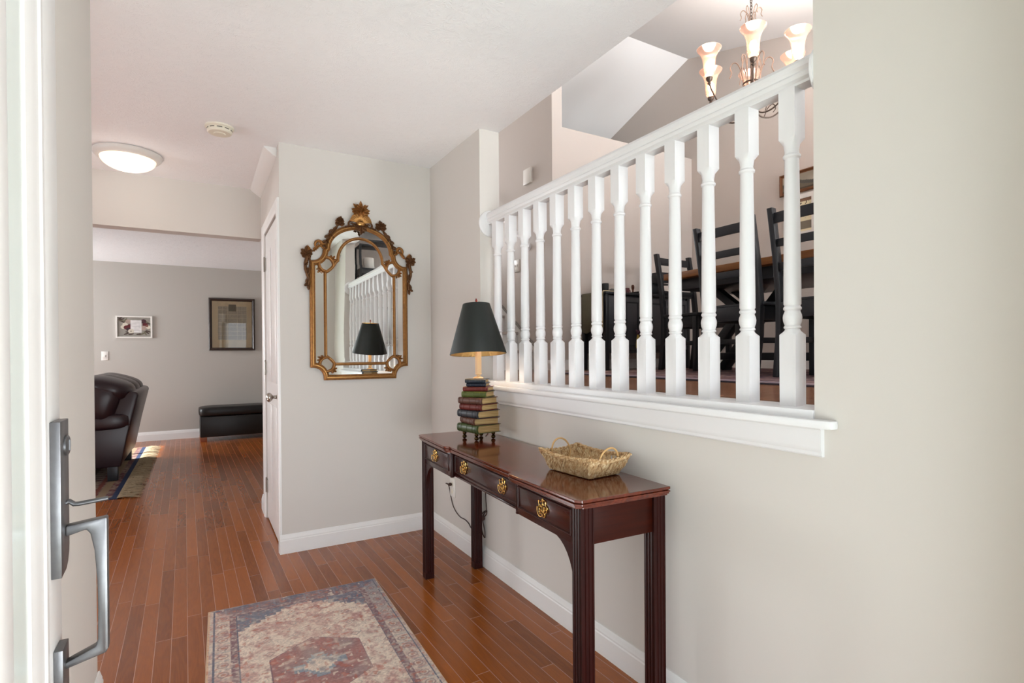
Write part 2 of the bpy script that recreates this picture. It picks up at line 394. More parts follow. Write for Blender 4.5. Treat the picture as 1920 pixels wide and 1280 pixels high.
# upper level
w = MB(); w.box(XB, XD+.1, -1.0, 7.0, ZD-.2, ZD)
struct(w.build('floor_dining', M_FLOOR2))
w = MB(); w.box(XG, XD, YD, YD+.12, ZD, 3.23); w.box(XG, XG+.11, YD, YD+.12, 3.23, 4.26)
struct(w.build('wall_dining_far', M_DINW))
struct(MB().box(XG+.11, XD, YD+.12, 7.0, 3.15, 3.23).build('ceiling_kitchen', M_CEIL2))
def gable(x0, x1, y0, y1, zb):
    ys = [y0]+([RIDGE_Y] if y0 < RIDGE_Y < y1 else [])+[y1]
    poly = [(0, y0, zb)]+[(0, y, vault(y)+.02) for y in ys]+[(0, y1, zb)]
    return MB().prism(poly, (x0, 0, 0), (x1, 0, 0))
struct(gable(XD, XD+.12, -1.12, 7.1, ZD-.2).build('wall_dining_right', M_DINW))
struct(gable(XG, XG+.11, YD+.12, 7.0, ZD).build('wall_stair', M_DINW))
w = gable(XW, XB, -1.12, 7.1, H+.12); w.box(XW, XB, YM+.12, 7.1, 0, H+.12); w.box(XW, XB, -1.12, .1, 0, H+.12)
struct(w.build('wall_dining_left', M_DINW))
w = MB()
for a in ((XB, 1.7, ZD, 3.40), (2.6, XD, ZD, 3.40), (1.7, 2.6, ZD, 2.25), (1.7, 2.6, 3.15, 3.40)): w.box(a[0], a[1], 7.0, 7.1, a[2], a[3])
struct(w.build('wall_stair_far', M_DINW))
w = MB(); z1 = vault(-1.0)+.03
w.box(XB, 2.85, -1.12, -1, ZD-.2, z1); w.box(4.45, XD, -1.12, -1, ZD-.2, z1); w.box(2.85, 4.45, -1.12, -1, ZD-.2, 1.65); w.box(2.85, 4.45, -1.12, -1, 2.75, z1)
struct(w.build('wall_dining_front', M_DINW))
w = MB()
for z0, z1 in ((1.65, 1.71), (2.69, 2.75)): w.box(2.85, 4.45, -1.1, -1.02, z0, z1)
for k in range(3): x = 2.88+k*.77; w.box(x-.03, x+.03, -1.1, -1.02, 1.71, 2.69)
struct(w.build('window_3', M_TRIM, bevel=.004))
def slope(y0, y1): 
    p = [(0, y0, vault(y0)), (0, y1, vault(y1)), (0, y1, vault(y1)+.15), (0, y0, vault(y0)+.15)]
    return MB().prism(p, (1.3, 0, 0), (XD+.15, 0, 0))
struct(slope(-1.15, RIDGE_Y).build('ceiling_vault_near', M_CEIL2))
struct(slope(RIDGE_Y, 7.12).build('ceiling_vault_far', M_CEIL2))

w = MB()
for z0, z1 in ((2.25, 2.30), (3.10, 3.15)): w.box(1.7, 2.6, 7.03, 7.09, z0, z1)
for x in (1.725, 2.15, 2.575): w.box(x-.025, x+.025, 7.03, 7.09, 2.30, 3.10)
struct(w.build('added_window_4', M_TRIM, bevel=.004))  # unseen window, added as an opening for the stair fill light

# ------------------------------------------------------------------ trim
def baseboard(name, a, b, nrm, h=.112, z=0):
    """a,b: xy ends on the wall face; nrm: xy unit vector out of the wall"""
    prof = [(0, 0), (.014, 0), (.014, h*.70), (.0115, h*.74), (.0115, h*.80), (.009, h*.86), (.006, h*.95), (.004, h), (0, h)]
    n = Vector((*nrm, 0)); A, B = Vector((*a, z)), Vector((*b, z))
    poly = [A+n*d+Vector((0, 0, q)) for d, q in prof]
    return struct(MB().prism(poly, (0, 0, 0), B-A).build(name, M_TRIM, smooth=20))
baseboard('baseboard_right', (XW, .24), (XW, YM-.0145), (-1, 0))
baseboard('baseboard_mirror_wall', (XM-.014, YM), (XW, YM), (0, -1))
baseboard('baseboard_left', (XL, .25), (XL, YL+.014), (1, 0))
baseboard('baseboard_left_end', (XL-.5, YL), (XL, YL), (0, 1))
baseboard('baseboard_living_far', (-3.6, YF), (1.36, YF), (0, -1), .125)
baseboard('baseboard_closet_end', (XM, 4.37), (XM, YH), (-1, 0))
baseboard('baseboard_dining_far', (XG, YD), (XD, YD), (0, -1), .09, ZD)
baseboard('baseboard_stair', (XG, YD-.014), (XG, 4.25), (-1, 0), .09, ZD)
baseboard('baseboard_dining_right', (XD, -1), (XD, YD-.0145), (-1, 0), .10, ZD)
# sill under the railing
w = MB(); w.box(1.357, 1.495, YO, YP, .985, 1.033)
struct(w.build('trim_1', M_RAIL, bevel=.003))
w = MB(); pts = [(XW-.001, .750), (1.345, .750), (1.335, .754), (1.331, .764), (1.331, 2.753), (1.335, 2.763), (1.345, 2.767), (XW-.001, 2.767)]
w.prism([(x, y, 0) for x, y in pts], (0, 0, .990), (0, 0, 1.011))
struct(w.build('trim_2', M_RAIL, bevel=.003))
prof = [(0, .916), (.008, .916), (.012, .920), (.012, .928), (.015, .934), (.016, .940), (.016, .985), (.020, .9895), (0, .9895)]
w = MB(); w.prism([(XW-d, .785, z) for d, z in prof], (0, 0, 0), (0, 1.955, 0))
struct(w.build('trim_3', M_RAIL, smooth=20))
# little crown moulding over the closet door
w = MB(); w.prism([(XM, 0, H), (.342, 0, H), (.350, 0, 2.428), (.403, 0, 2.388), (XM, 0, 2.384)], (0, 3.56, 0), (0, YH, 0))
struct(w.build('trim_4', M_TRIM, smooth=20))

# ------------------------------------------------------------------ closet door (door_2)
dd = bpy.data.objects.new('door_2', None); COL.objects.link(dd); dd.location = (XM, 3.9, 0); struct(dd)
def P(o, par):   # keep world coordinates when parenting
    o.parent = par; o.matrix_parent_inverse = Matrix.Translation(-par.location); return o
w = MB(); w.box(XM+.002, XM+.037, 3.545, 4.262, .012, 2.035)
slab = P(w.build('door_slab', M_TRIM, bevel=.002), dd)
w = MB()
for z0, z1 in ((.2, .85), (1.0, 1.9)):
    for y0, y1 in ((3.64, 3.87), (3.94, 4.17)):
        w.box(XM-.003, XM+.003, y0, y1, z0, z1)
P(w.build('raised_panel', M_TRIM, bevel=.003), dd)
def casing_prof(out): return [(-.0325, 0), (-.0325, .010), (-.026, .016), (-.006, .017), (.012, .014), (.026, .010), (.0325, .006), (.0325, 0)]
w = MB(); pr = casing_prof(1)
path = [(XM, 3.4935, 0), (XM, 3.4935, 2.083), (XM, 4.3225, 2.083), (XM, 4.3225, 0)]
w.sweep(path, pr, normal=(-1, 0, 0)); P(w.build('casing', M_TRIM, smooth=20), dd)
for z in (.24, 1.085, 1.83):
    w = MB(); w.box(XM-.004, XM+.004, 4.225, 4.262, z-.045, z+.045); w.lathe([(.0055, -.05), (.0055, .05)], 10, (XM-.007, 4.266, z)); w.blob((XM-.007, 4.266, z+.053), (.005, .005, .006), 8, 6)
    P(w.build('hinge', M_NICK, smooth=40), dd)
w = MB(); mt = Matrix.Rotation(-PI/2, 4, 'Y')
w.lathe([(.032, 0), (.032, .004), (.014, .008), (.010, .012), (.010, .030), (.018, .036), (.0275, .045), (.029, .054), (.024, .063), (.012, .068), (.001, .069)], 24, (XM+.002, 3.60, .922), mt)
P(w.build('door_knob', M_NICK, smooth=60), dd)

# ------------------------------------------------------------------ front door (door_1), opened inwards on the left
fd = bpy.data.objects.new('door_1', None); COL.objects.link(fd); fd.location = (-.25, .8, 0); struct(fd)
DX = -.235; DY1 = 1.338; DY0 = .27
M_DOORP = mat('white_door_paint', '#dcdcdb', .35)
M_DGLASS = mat('frosted_door_glass', '#ccd5d1', .2, spec=.5)
w = MB(); w.box(DX-.044, DX, DY0, .40, .02, 2.06); w.box(DX-.044, DX, 1.19, DY1, .02, 2.06); w.box(DX-.044, DX, .40, 1.19, .02, .30); w.box(DX-.044, DX, .40, 1.19, 1.92, 2.06)
P(w.build('door_slab', M_DOORP, bevel=.002), fd)
w = MB(); w.sweep([(DX, .445, .345), (DX, 1.163, .345), (DX, 1.163, 1.875), (DX, .445, 1.875)],
                  [(-.054, 0), (-.054, .003), (-.044, .006), (-.030, .006), (-.026, .003), (.010, .0045), (.030, .003), (.046, .001), (.052, -.003)], closed=True, normal=(1, 0, 0))
P(w.build('glass_moulding', M_DOORP, smooth=20), fd)
P(MB().box(DX-.012, DX-.002, .40, 1.19, .3, 1.92).build('glass_pane', M_DGLASS), fd)
w = MB()
for yb in (.60, .982): w.box(DX-.003, DX+.001, yb-.042, yb+.042, .38, 1.84)
P(w.build('glazing_bar', M_DOORP, bevel=.0008), fd)
# handle set
hs = MB()
pl = [(DX, 1.066), (DX+.0155, 1.066), (DX+.0155, .79), (DX+.0155, .786), (DX+.013, .783), (DX, .783)]
y0, y1 = 1.252, 1.322
prof = [(0, y0, 1.066), (0, y1, 1.066), (0, y1, .828), (0, y1-.004, .812), (0, y1-.014, .797), (0, y1-.03, .787), (0, y0, .783)]
hs.prism(prof, (DX, 0, 0), (DX+.0155, 0, 0))
plate = P(hs.build('handle_plate', M_IRONG, bevel=.0012), fd)
w = MB(); w.lathe([(.0195, 0), (.0195, .003), (.016, .005), (.001, .0055)], 24, (DX+.0155, 1.297, 1.018), Matrix.Rotation(PI/2, 4, 'Y')); w.box(DX+.020, DX+.0225, 1.2955, 1.2985, 1.008, 1.028)
P(w.build('keyhole_cover', M_IRONG, smooth=50), fd)
w = MB(); tz = .906
w.tube([(DX+.012, 1.297, tz+.003), (DX+.020, 1.297, tz+.006), (DX+.027, 1.296, tz), (DX+.034, 1.296, tz-.0005), (DX+.075, 1.294, tz+.004), (DX+.079, 1.294, tz+.0045)], [.006, .006, .006, .0058, .0055, .005], 10, flat=.75)
P(w.build('thumb_latch', M_IRONG, smooth=60), fd)
w = MB()
def px(yy, zz, t0, t1): pass
gx = DX+.078
poly = [(DX+.0155, 0, .868), (gx, 0, .876), (gx, 0, .624), (gx-.004, 0, .616), (DX+.012, 0, .601), (DX+.012, 0, .613), (gx-.020, 0, .632), (gx-.0165, 0, .645), (gx-.0155, 0, .70), (gx-.0165, 0, .76), (gx-.020, 0, .815), (gx-.026, 0, .848), (gx-.032, 0, .857), (DX+.0155, 0, .848)]
w.prism(poly, (0, 1.285, 0), (0, 1.309, 0))
P(w.build('pull_handle', M_IRONG, bevel=.003, seg=2), fd)
w = MB(); w.box(DX, DX+.014, 1.262, 1.314, .560, .648)
P(w.build('handle_foot', M_IRONG, bevel=.0015), fd)

# ------------------------------------------------------------------ railing
rl = thing('stair_railing', 'white painted railing of turned balusters on the long sill above the console table', 'railing', (1.43, 1.76, 1.032))
XR = 1.43; KS = 1.046
def zk(z): return 1.186+(z-1.186)*1.0215
prof = [(-.020, 1.890), (-.020, 1.897), (-.029, 1.903), (-.031, 1.914), (-.027, 1.920), (-.032, 1.930), (-.032, 1.942), (-.025, 1.953), (-.010, 1.959), (.010, 1.959), (.025, 1.953), (.032, 1.942), (.032, 1.930), (.027, 1.920), (.031, 1.914), (.029, 1.903), (.020, 1.897), (.020, 1.890)]
w = MB(); w.prism([(XR+a*KS, 0, zk(z)) for a, z in prof], (0, YO+.015, 0), (0, YP-.015, 0)); P(w.build('handrail', M_RAIL, smooth=25), rl)
w = MB(); w.lathe([(.074, 0), (.074, .007), (.068, .012), (.055, .014), (.048, .016), (.046, .017)], 36, (XR, YP, zk(1.897)), Matrix.Rotation(PI/2, 4, 'X')); P(w.build('wall_rosette', M_RAIL, smooth=50), rl)
w = MB(); w.lathe([(.074, 0), (.074, .007), (.068, .012), (.055, .014), (.048, .016), (.046, .017)], 36, (XR, YO, zk(1.897)), Matrix.Rotation(-PI/2, 4, 'X')); P(w.build('wall_rosette', M_RAIL, smooth=50), rl)
s_ = .0227
bp = [(s_, 0, 1), (s_, .193, 1), (.0205, .203, 0), (.0178, .209, 0), (.0212, .211, 0), (.0218, .214, 0), (.0188, .218, 0), (.0198, .221, 0), (.0228, .230, 0), (.0238, .239, 0), (.0228, .247, 0), (.0200, .254, 0), (.0190, .258, 0), (.0224, .262, 0), (.0224, .266, 0), (.0192, .271, 0), (.0216, .276, 0), (.0216, .32, 0), (.0202, .48, 0), (.0180, .655, 0), (.0180, .668, 0), (.0215, .672, 0), (.0222, .677, 0), (.0182, .682, 0), (.0175, .690, 0), (.0190, .700, 0), (.0205, .708, 0), (s_, .722, 1), (s_, .853, 1)]
bal = None
for i in range(13):
    y = 2.622-i*.1426
    if bal is None:
        w = MB(); w.lathe([(r*KS, z*1.0250) for r, z, q in bp], 16, sq=[q for r, z, q in bp]); bal = w.build('baluster', M_RAIL, smooth=28); o = bal
    else: o = bal.copy(); COL.objects.link(o)
    o.location = (0, y-1.76, 0); o.parent = rl

# ------------------------------------------------------------------ mirror
YG = YM-.018
CX = .884; CZ = 1.040
def arc(cx, cz, r, a0, a1, n=10, rz=None): rz = rz or r; return [(cx+r*math.cos(math.radians(a0+(a1-a0)*i/n)), cz+rz*math.sin(math.radians(a0+(a1-a0)*i/n))) for i in range(n+1)]
def sym(half): return half+[(-x, z) for x, z in reversed(half)]
# half outline from bottom centre to the left, clockwise up to the top
def outline(side, bot, rs, zsh, rtop, foot, zfoot, rise, cxo=-.290):
    h = [(0, bot)]
    a0 = math.degrees(math.asin(min(1, bot/rs))) if bot < rs else 90
    xb = cxo+math.sqrt(rs*rs-bot*bot) if bot > 0 else cxo+rs
    a1 = math.degrees(math.acos((side-cxo)/rs)) if side > cxo else 90
    h += arc(cxo, 0, rs, a0, a1, 10)
    zt = zsh-math.sqrt(rs*rs-(side-cxo)**2) if side > cxo else zsh-rs
    h += arc(cxo, zsh, rs, -a1, -math.degrees(math.asin((zsh-zfoot+.012)/rs)) if zfoot-.012 < zsh else 0, 10)
    h += [(-foot, zfoot)]
    h += [(-foot*math.cos(math.radians(t)), zfoot+rise*math.sin(math.radians(t))) for t in np.linspace(6, 90, 16)]
    return h
outer = outline(-.290, 0, .078, .775, .078, .200, .790, .150)
inner = outline(-.216, .082, .152, .775, .152, .140, .722, .148)
def full(h):
    r = h[1:]; return h[:1]+r+[(-x, z) for x, z in reversed(r[:-1])]
def w3(p, y=YG): return [(CX+x, y, CZ+z) for x, z in p]
mr = thing('wall_mirror', 'arched gilt mirror with carved shell crest hanging on the wall left of the lamp', 'mirror', (CX, YM, CZ))
O, I = full(outer), full(inner)
w = MB(); w.prism(w3(O, 0), (0, YM-.012, 0), (0, YM-.001, 0)); P(w.build('backing', M_GOLDD, smooth=20), mr)
w = MB(); w.prism(w3([(x*.985, .004+z*.99) for x, z in O], 0), (0, YG-.003, 0), (0, YG+.004, 0)); g1 = P(w.build('border_glass', M_MIRROR, smooth=20), mr)
# bevelled centre glass: raised plate with sloping edge
w = MB(); cxm, czm = 0, .46
A = w3(I, YG-.004); n = len(A); B = [(CX+(x-cxm)*.90, YG-.0043, CZ+czm+(z-czm)*.955) for x, z in I]
w.add(A+B, [tuple(range(n, 2*n))]+[(i, (i+1) % n, n+(i+1) % n, n+i) for i in range(n)])
P(w.build('centre_glass', M_MIRROR, smooth=1), mr)
def ribbed(wd, dp): 
    pr = []; N = 24
    for k in range(N+1):
        t = k/N*2-1; base = dp*math.sqrt(max(0, 1-t*t))*.75; rib = .0028*abs(math.sin(t*PI*1.5))
        pr.append((t*wd/2, base+rib))
    return pr
w = MB(); w.sweep([(x, y-.0, z) for x, y, z in w3(O, YM-.016)], ribbed(.034, .020), closed=True, normal=(0, -1, 0)); P(w.build('outer_moulding', M_GOLD, smooth=40), mr)
w = MB(); w.sweep(w3(I, YM-.018), ribbed(.019, .013), closed=True, normal=(0, -1, 0)); P(w.build('inner_moulding', M_GOLD, smooth=40), mr)
w = MB()
for q, off in ((O, .0), ):
    w.tube(w3([(x*1.0, z) for x, z in q], YM-.036), .0032, 6, closed=True, up=(0, 1, 0))
w.tube(w3(I, YM-.0325), .0022, 6, closed=True, up=(0, 1, 0))
P(w.build('burnished_bead', M_GOLDB, smooth=60), mr)
def leaf(w, cx, cz, ang, L, wd, y=YM-.03, curl=.5, lobes=4, dep=.012):
    """acanthus leaf: ribbed curling blade with lobed edge"""
    n, m = 10, 6; vs = []; 
    for i in range(n+1):
        t = i/n; a = ang+curl*t*t
        px_ = cx+L*t*math.cos(ang+curl*t*.5); pz_ = cz+L*t*math.sin(ang+curl*t*.5)
        hw = wd*.5*(math.sin(PI*min(1, t*.92+.08))**.7)*(1+.28*math.sin(t*lobes*2*PI))
        nx, nz = -math.sin(a), math.cos(a)
        for j in range(m+1):
            s = j/m*2-1; out = dep*(1-s*s*.7)*(1-.35*t)+.002*math.cos(s*PI*2)+dep*.9*t*t
            vs.append((CX+px_+nx*hw*s, y-out, CZ+pz_+nz*hw*s))
        # back rim
    fs = [(i*(m+1)+j, i*(m+1)+j+1, (i+1)*(m+1)+j+1, (i+1)*(m+1)+j) for i in range(n) for j in range(m)]
    b = len(vs); vs += [(x, yy+.004, z) for x, yy, z in vs]
    k = m+1
    rim = [i*k for i in range(n+1)]+[n*k+j for j in range(1, k)]+[i*k+m for i in range(n-1, -1, -1)]+[j for j in range(m-1, 0, -1)]
    fs += [(rim[i], rim[(i+1) % len(rim)], b+rim[(i+1) % len(rim)], b+rim[i]) for i in range(len(rim))]
    fs += [tuple(b+r for r in rim)]
    w.add(vs, fs)
def scroll(w, cx, cz, r, a0, turns, y=YM-.028, th=.006, sgn=1, tail=0):
    pts = []; n = int(18*turns)+6; R = []
    for i in range(n+1):
        t = i/n; a = a0+sgn*2*PI*turns*t; rr = r*(1-.8*t); pts.append((CX+cx+rr*math.cos(a), y-.004*t, CZ+cz+rr*math.sin(a))); R.append(th*(.55+.6*math.sin(PI*min(1, t+.15))))
    w.tube(pts, R, 8, up=(0, 1, 0))
R_ = math.radians
# crown: shell, flame of leaves above, husk below
w = MB(); n = 13
for i in range(n):
    a = R_(18+144*i/(n-1)); L = .072*(1-.10*abs(math.cos(a)))
    pts = [(CX+L*t*math.cos(a), YM-.030-.020*math.sin(PI*t*.9), CZ+.955+.004+L*t*math.sin(a)) for t in np.linspace(.05, 1, 8)]
    w.tube(pts, [.0022+.0072*t for t in np.linspace(.05, 1, 8)], 8, up=(0, 1, 0))
w.blob((CX, YM-.034, CZ+.962), (.03, .016, .022), 14, 8)
P(w.build('shell_ornament', M_GOLDB, smooth=60), mr)
w = MB()
for a, L, c in ((90, .075, 0), (70, .068, -.7), (110, .068, .7), (50, .055, -1), (130, .055, 1), (32, .045, -.9), (148, .045, .9), (80, .055, -1.2), (100, .055, 1.2), (12, .035, -1), (168, .035, 1)):
    leaf(w, .012*math.cos(R_(a)), 1.020+.01*math.sin(R_(a)), R_(a), L, .024, YM-.030, c, 5)
for a in range(0, 360, 40): leaf(w, .015*math.cos(R_(a)), 1.045+.015*math.sin(R_(a)), R_(a), .03, .018, YM-.042, .8, 3)
P(w.build('leaf_finial', M_GOLD, smooth=50), mr)
w = MB()
for a, L, c in ((-90, .060, 0), (-65, .050, .8), (-115, .050, -.8), (-40, .045, 1.3), (-140, .045, -1.3), (-15, .05, .8), (195, .05, -.8), (60, .03, .8), (120, .03, -.8)):
    leaf(w, 0, .950, R_(a), L, .026, YM-.034, c, 4)
for sx in (-1, 1): scroll(w, sx*.055, .955, .022, R_(90), 1.2, sgn=-sx)
P(w.build('husk_ornament', M_GOLDD, smooth=50), mr)
for sx in (-1, 1):
    # flower cluster on the arch, scrolls down the arch
    w = MB(); bx, bz = sx*.128, .945
    for a, L, c in ((90, .052, .3), (60, .045, -.8), (120, .045, .8), (30, .038, -1), (150, .038, 1), (0, .03, -.6), (180, .03, .6)): leaf(w, bx, bz, R_(a), L, .026, YM-.026, c*sx, 4)
    for a in range(0, 360, 60): leaf(w, bx, bz+.02, R_(a+15), .022, .016, YM-.04, .9, 3)
    leaf(w, bx-sx*.03, bz-.01, R_(90+sx*90), .05, .018, YM-.028, -.3*sx, 3)
    leaf(w, bx+sx*.015, bz-.01, R_(-90+sx*32), .075, .020, YM-.028, .15*sx, 5)
    P(w.build('flower_ornament', M_GOLDD, smooth=50), mr)
    w = MB()
    for t, r in ((38, .014), (24, .012), (12, .012)):
        ex, ez = sx*(.222)*math.cos(R_(t)), .790+.168*math.sin(R_(t))
        scroll(w, ex, ez, r, R_(200 if sx < 0 else -20), 1.1, sgn=sx, th=.0055); leaf(w, ex-sx*.004, ez+.01, R_(90+sx*40), .035, .016, YM-.026, .6*sx, 3)
        leaf(w, ex+sx*.002, ez-.012, R_(-90-sx*10), .03, .012, YM-.026, -.5*sx, 3)
    P(w.build('arch_scroll', M_GOLDD, smooth=50), mr)
    # shoulder scrollwork
    w = MB()
    scroll(w, sx*.250, .812, .026, R_(-60 if sx > 0 else 240), 1.25, sgn=sx, th=.008)
    scroll(w, sx*.222, .800, .018, R_(60), 1.0, sgn=-sx, th=.006)
    leaf(w, sx*.285, .765, R_(90+sx*25), .055, .022, YM-.026, .7*sx, 4); leaf(w, sx*.23, .79, R_(90-sx*10), .045, .018, YM-.026, -.6*sx, 4)
    leaf(w, sx*.29, .76, R_(90-sx*60), .05, .020, YM-.026, .8*sx, 4)
    P(w.build('shoulder_scroll', M_GOLD, smooth=50), mr)
    w = MB(); fx = sx*.325
    for a, L, c in ((90, .055, 0), (65, .045, -.8), (115, .045, .8), (35, .036, -1), (145, .036, 1), (-20, .03, -.6), (200, .03, .6)): leaf(w, fx, .742, R_(a), L, .026, YM-.026, c, 4)
    pts = [(sx*.318, .745), (sx*.322, .715), (sx*.330, .690), (sx*.330, .655), (sx*.320, .625), (sx*.312, .60), (sx*.313, .575), (sx*.318, .55)]
    w.tube([(CX+x, YM-.024, CZ+z) for x, z in pts], [.011, .012, .010, .008, .008, .009, .011, .006], 8, up=(0, 1, 0))
    w.tube([(CX+x-sx*.0, YM-.024, CZ+z) for x, z in [(sx*.306, .735), (sx*.303, .69), (sx*.306, .65), (sx*.315, .62)]], [.007, .005, .005, .006], 8, up=(0, 1, 0))
    for z, a in ((.70, -60), (.665, -100), (.60, -80), (.575, -60), (.56, -110)): leaf(w, sx*.318, z, R_(a if sx > 0 else 180-a), .032, .018, YM-.026, .5*sx, 3)
    P(w.build('side_garland', M_GOLDD, smooth=50), mr)
    # leafy C-scrolls wrapping the corner glasses
    for zc, sz in ((0, 1), (.775, -1)):
        cx_, cz_ = sx*(.290-.115*.7071), zc+sz*.115*.7071
        rd = (-sx*.7071, sz*.7071); tn = (-rd[1], rd[0])
        for k in (0, 1):
            w = MB(); pts = []
            for ph in np.linspace(-68, 68, 13):
                q = R_(ph+180*k); c_, s_2 = .043*math.cos(q), .043*math.sin(q); pts.append((CX+cx_+c_*tn[0]+s_2*rd[0], YM-.030, CZ+cz_+c_*tn[1]+s_2*rd[1]))
            w.tube(pts, [.004, .0065, .008, .0085, .0085, .008, .008, .008, .0085, .0085, .008, .0065, .004], 8, up=(0, 1, 0))
            q = R_(180*k); ex, ez = cx_+.046*math.cos(q)*tn[0], cz_+.046*math.cos(q)*tn[1]
            for da in (-60, 0, 60): leaf(w, ex, ez, math.atan2(tn[1], tn[0])+q+R_(da), .026, .014, YM-.030, .3, 3, .010)
            P(w.build('corner_scroll', M_GOLD, smooth=50), mr)

# ------------------------------------------------------------------ console table
TA = -math.atan2(.056, 1.458)
tb = thing('console_table', 'dark mahogany console table with brass drawer pulls standing against the right wall', 'table', (.968, 1.99, 0), TA)
TL, TD = .738, .358       # half length, depth. local: x 0 (front edge) .. depth, y -TL..TL
def tpoly(off, chx=.016):  # plan outline, front at x=off, breakfront in the middle
    f = off; bk = TD-off*.3; e = TL-off
    pts = [(f+chx, -e), (f, -e+chx), (f-.010, -.345), (f-.010, -.322), (f-.004, -.314), (f+.009, -.308), (f+.009, .308), (f-.004, .314), (f-.010, .322), (f-.010, .345), (f, e-chx), (f+chx, e), (bk, e), (bk, -e)]
    return pts
w = MB()
for (o0, z0, z1) in ((.010, .725, .731), (.004, .731, .737), (0, .737, .743), (.005, .743, .7465), (0, .7465, .755)):
    w.prism([(x, y, 0) for x, y in tpoly(o0)], (0, 0, z0), (0, 0, z1))
w.build('table_top', M_MAHTOP, tb, bevel=.0015, smooth=12)
AX = .030   # apron front plane
w = MB(); w.box(AX+.010, AX+.025, -.32, .32, .614, .725); w.box(AX+.006, AX+.02, -.315, .315, .614, .622)
for sy in (-1, 1): a_, b_ = sorted((sy*.318, sy*(TL-.058))); w.box(AX-.008, AX+.02, a_, b_, .610, .725)
w.box(TD-.03, TD-.012, -TL+.06, TL-.06, .610, .725)
w.build('apron', M_MAHOG, tb, bevel=.0015)
for sy in (-1, 1):
    w = MB(); w.box(.06, TD-.05, sy*(TL-.030)-.008, sy*(TL-.030)+.008, .612, .725); w.build('end_panel', M_MAHOGX, tb, bevel=.001)
    # fluted divider columns at the breakfront
    w = MB(); yc = sy*.322
    w.lathe([(.0105, .608), (.0105, .613), (.0085, .617), (.0085, .716), (.0105, .720), (.0105, .727)], 14, (AX+.001, yc, 0))
    for q in (0, 40, 80): w.tube([(AX+.001-.0085*math.cos(R_(q)), yc-sy*.0085*math.sin(R_(q)), zq) for zq in (.618, .715)], .0018, 6)
    w.build('fluted_column', M_MAHOGZ, tb, bevel=.001)
    # fretwork bracket
    w = MB(); ye = sy*(TL-.058)
    outer_ = [(0, .612)]+[(.002+.115*(t/8), .612-.0) for t in (8,)]
    cur = [(.118*(1-math.sin(R_(a))), .612-.118*(1-math.cos(R_(a)))*1.15) for a in np.linspace(0, 90, 9)]
    poly = [(0, .612)]+cur
    inn = [(.012, .600)]+[(.012+.06*(1-math.sin(R_(a))), .600-.012-.055*(1-math.cos(R_(a)))) for a in np.linspace(0, 90, 7)]
    w.prism([(0, ye-sy*d, z) for d, z in poly], (AX-.006, 0, 0), (AX+.010, 0, 0))
    b_ = w.build('corner_bracket', M_MAHOGZ, tb)
# legs: square, stop-fluted
def leg_mesh():
    w = MB(); h = .0235
    # plan section with three reeds on every face
    sec = []
    for k in range(4):
        a = k*PI/2; c, s = math.cos(a), math.sin(a)
        for (u, v) in ((-.0235, .0235), (-.019, .0235), (-.0175, .0205), (-.009, .0205), (-.0075, .0235), (-.0055, .0235), (-.004, .0205), (.004, .0205), (.0055, .0235), (.0075, .0235), (.009, .0205), (.0175, .0205), (.019, .0235)):
            sec.append((u*c+v*s, -u*s+v*c))
    w.prism([(x, y, 0) for x, y in sec], (0, 0, .028), (0, 0, .726)); w.box(-.0235, .0235, -.0235, .0235, 0, .032)
    return w
lg = None
for xx, yy in ((AX+.012, -TL+.034), (AX+.012, TL-.034), (TD-.036, -TL+.034), (TD-.036, TL-.034)):
    if lg is None: lg = leg_mesh().build('leg', M_MAHOGZ, tb, smooth=20); o = lg
    else: o = lg.copy(); COL.objects.link(o)
    o.location = (xx, yy, 0)
def pull(w, y, z, x):
    """ornate openwork back plate with a bail"""
    outline = []
    for k in range(40):
        a = 2*PI*k/40; r = 1+.16*math.cos(5*a+PI)+.10*math.cos(9*a); outline.append((y+.025*r*math.cos(a)*(1+.15*math.sin(a)), z+.026*r*math.sin(a)+.003))
    pts = [(x-.0015, a, b) for a, b in outline]; w.tube(pts, .0021, 6, closed=True, up=(1, 0, 0))
    for k in range(5):
        a = PI/2+2*PI*k/5; w.tube([(x-.002, y+.004*math.cos(a), z+.003+.004*math.sin(a)), (x-.003, y+.013*math.cos(a+.5), z+.003+.013*math.sin(a+.5)), (x-.002, y+.020*math.cos(a), z+.003+.020*math.sin(a))], .0018, 6)
        w.blob((x-.003, y+.012*math.cos(a), z+.003+.012*math.sin(a)), (.002, .0035, .0035), 8, 6)
    w.blob((x-.002, y, z+.028), (.003, .006, .008), 8, 6)
    for s in (-1, 1): w.lathe([(.0045, 0), (.0045, .003), (.003, .006), (.0042, .010), (.001, .012)], 10, (x, y+s*.022, z+.002), Matrix.Rotation(-PI/2, 4, 'Y'))
    pts = [(x-.010-.002*math.sin(R_(t)), y+.0225*math.cos(R_(180+t)), z+.002-.024*math.sin(R_(t))) for t in np.linspace(0, 180, 13)]
    w.tube(pts, .0019, 8)
def drawer(y0, y1, x, nm, pulls):
    w = MB(); w.box(x-.002, x+.010, y0, y1, .634, .714)
    dr = w.build('drawer', M_MAHOG, tb, bevel=.0012)
    w = MB(); w.sweep([(x-.002, y0+.003, .637), (x-.002, y1-.003, .637), (x-.002, y1-.003, .711), (x-.002, y0+.003, .711)], [(-.003, 0), (-.002, .0025), (.001, .0025), (.003, 0)], closed=True, normal=(-1, 0, 0))
    w.build('cock_bead', M_MAHOGZ, dr, smooth=30)
    for py in pulls:
        w = MB(); pull(w, py, .674, x-.003); w.build('drawer_pull', M_BRASS, dr, smooth=60)
drawer(-TL+.062, -.338, AX-.009, '', [-.515]); drawer(.338, TL-.062, AX-.009, '', [.515]); drawer(-.304, .304, AX+.009, '', [-.19, .19])

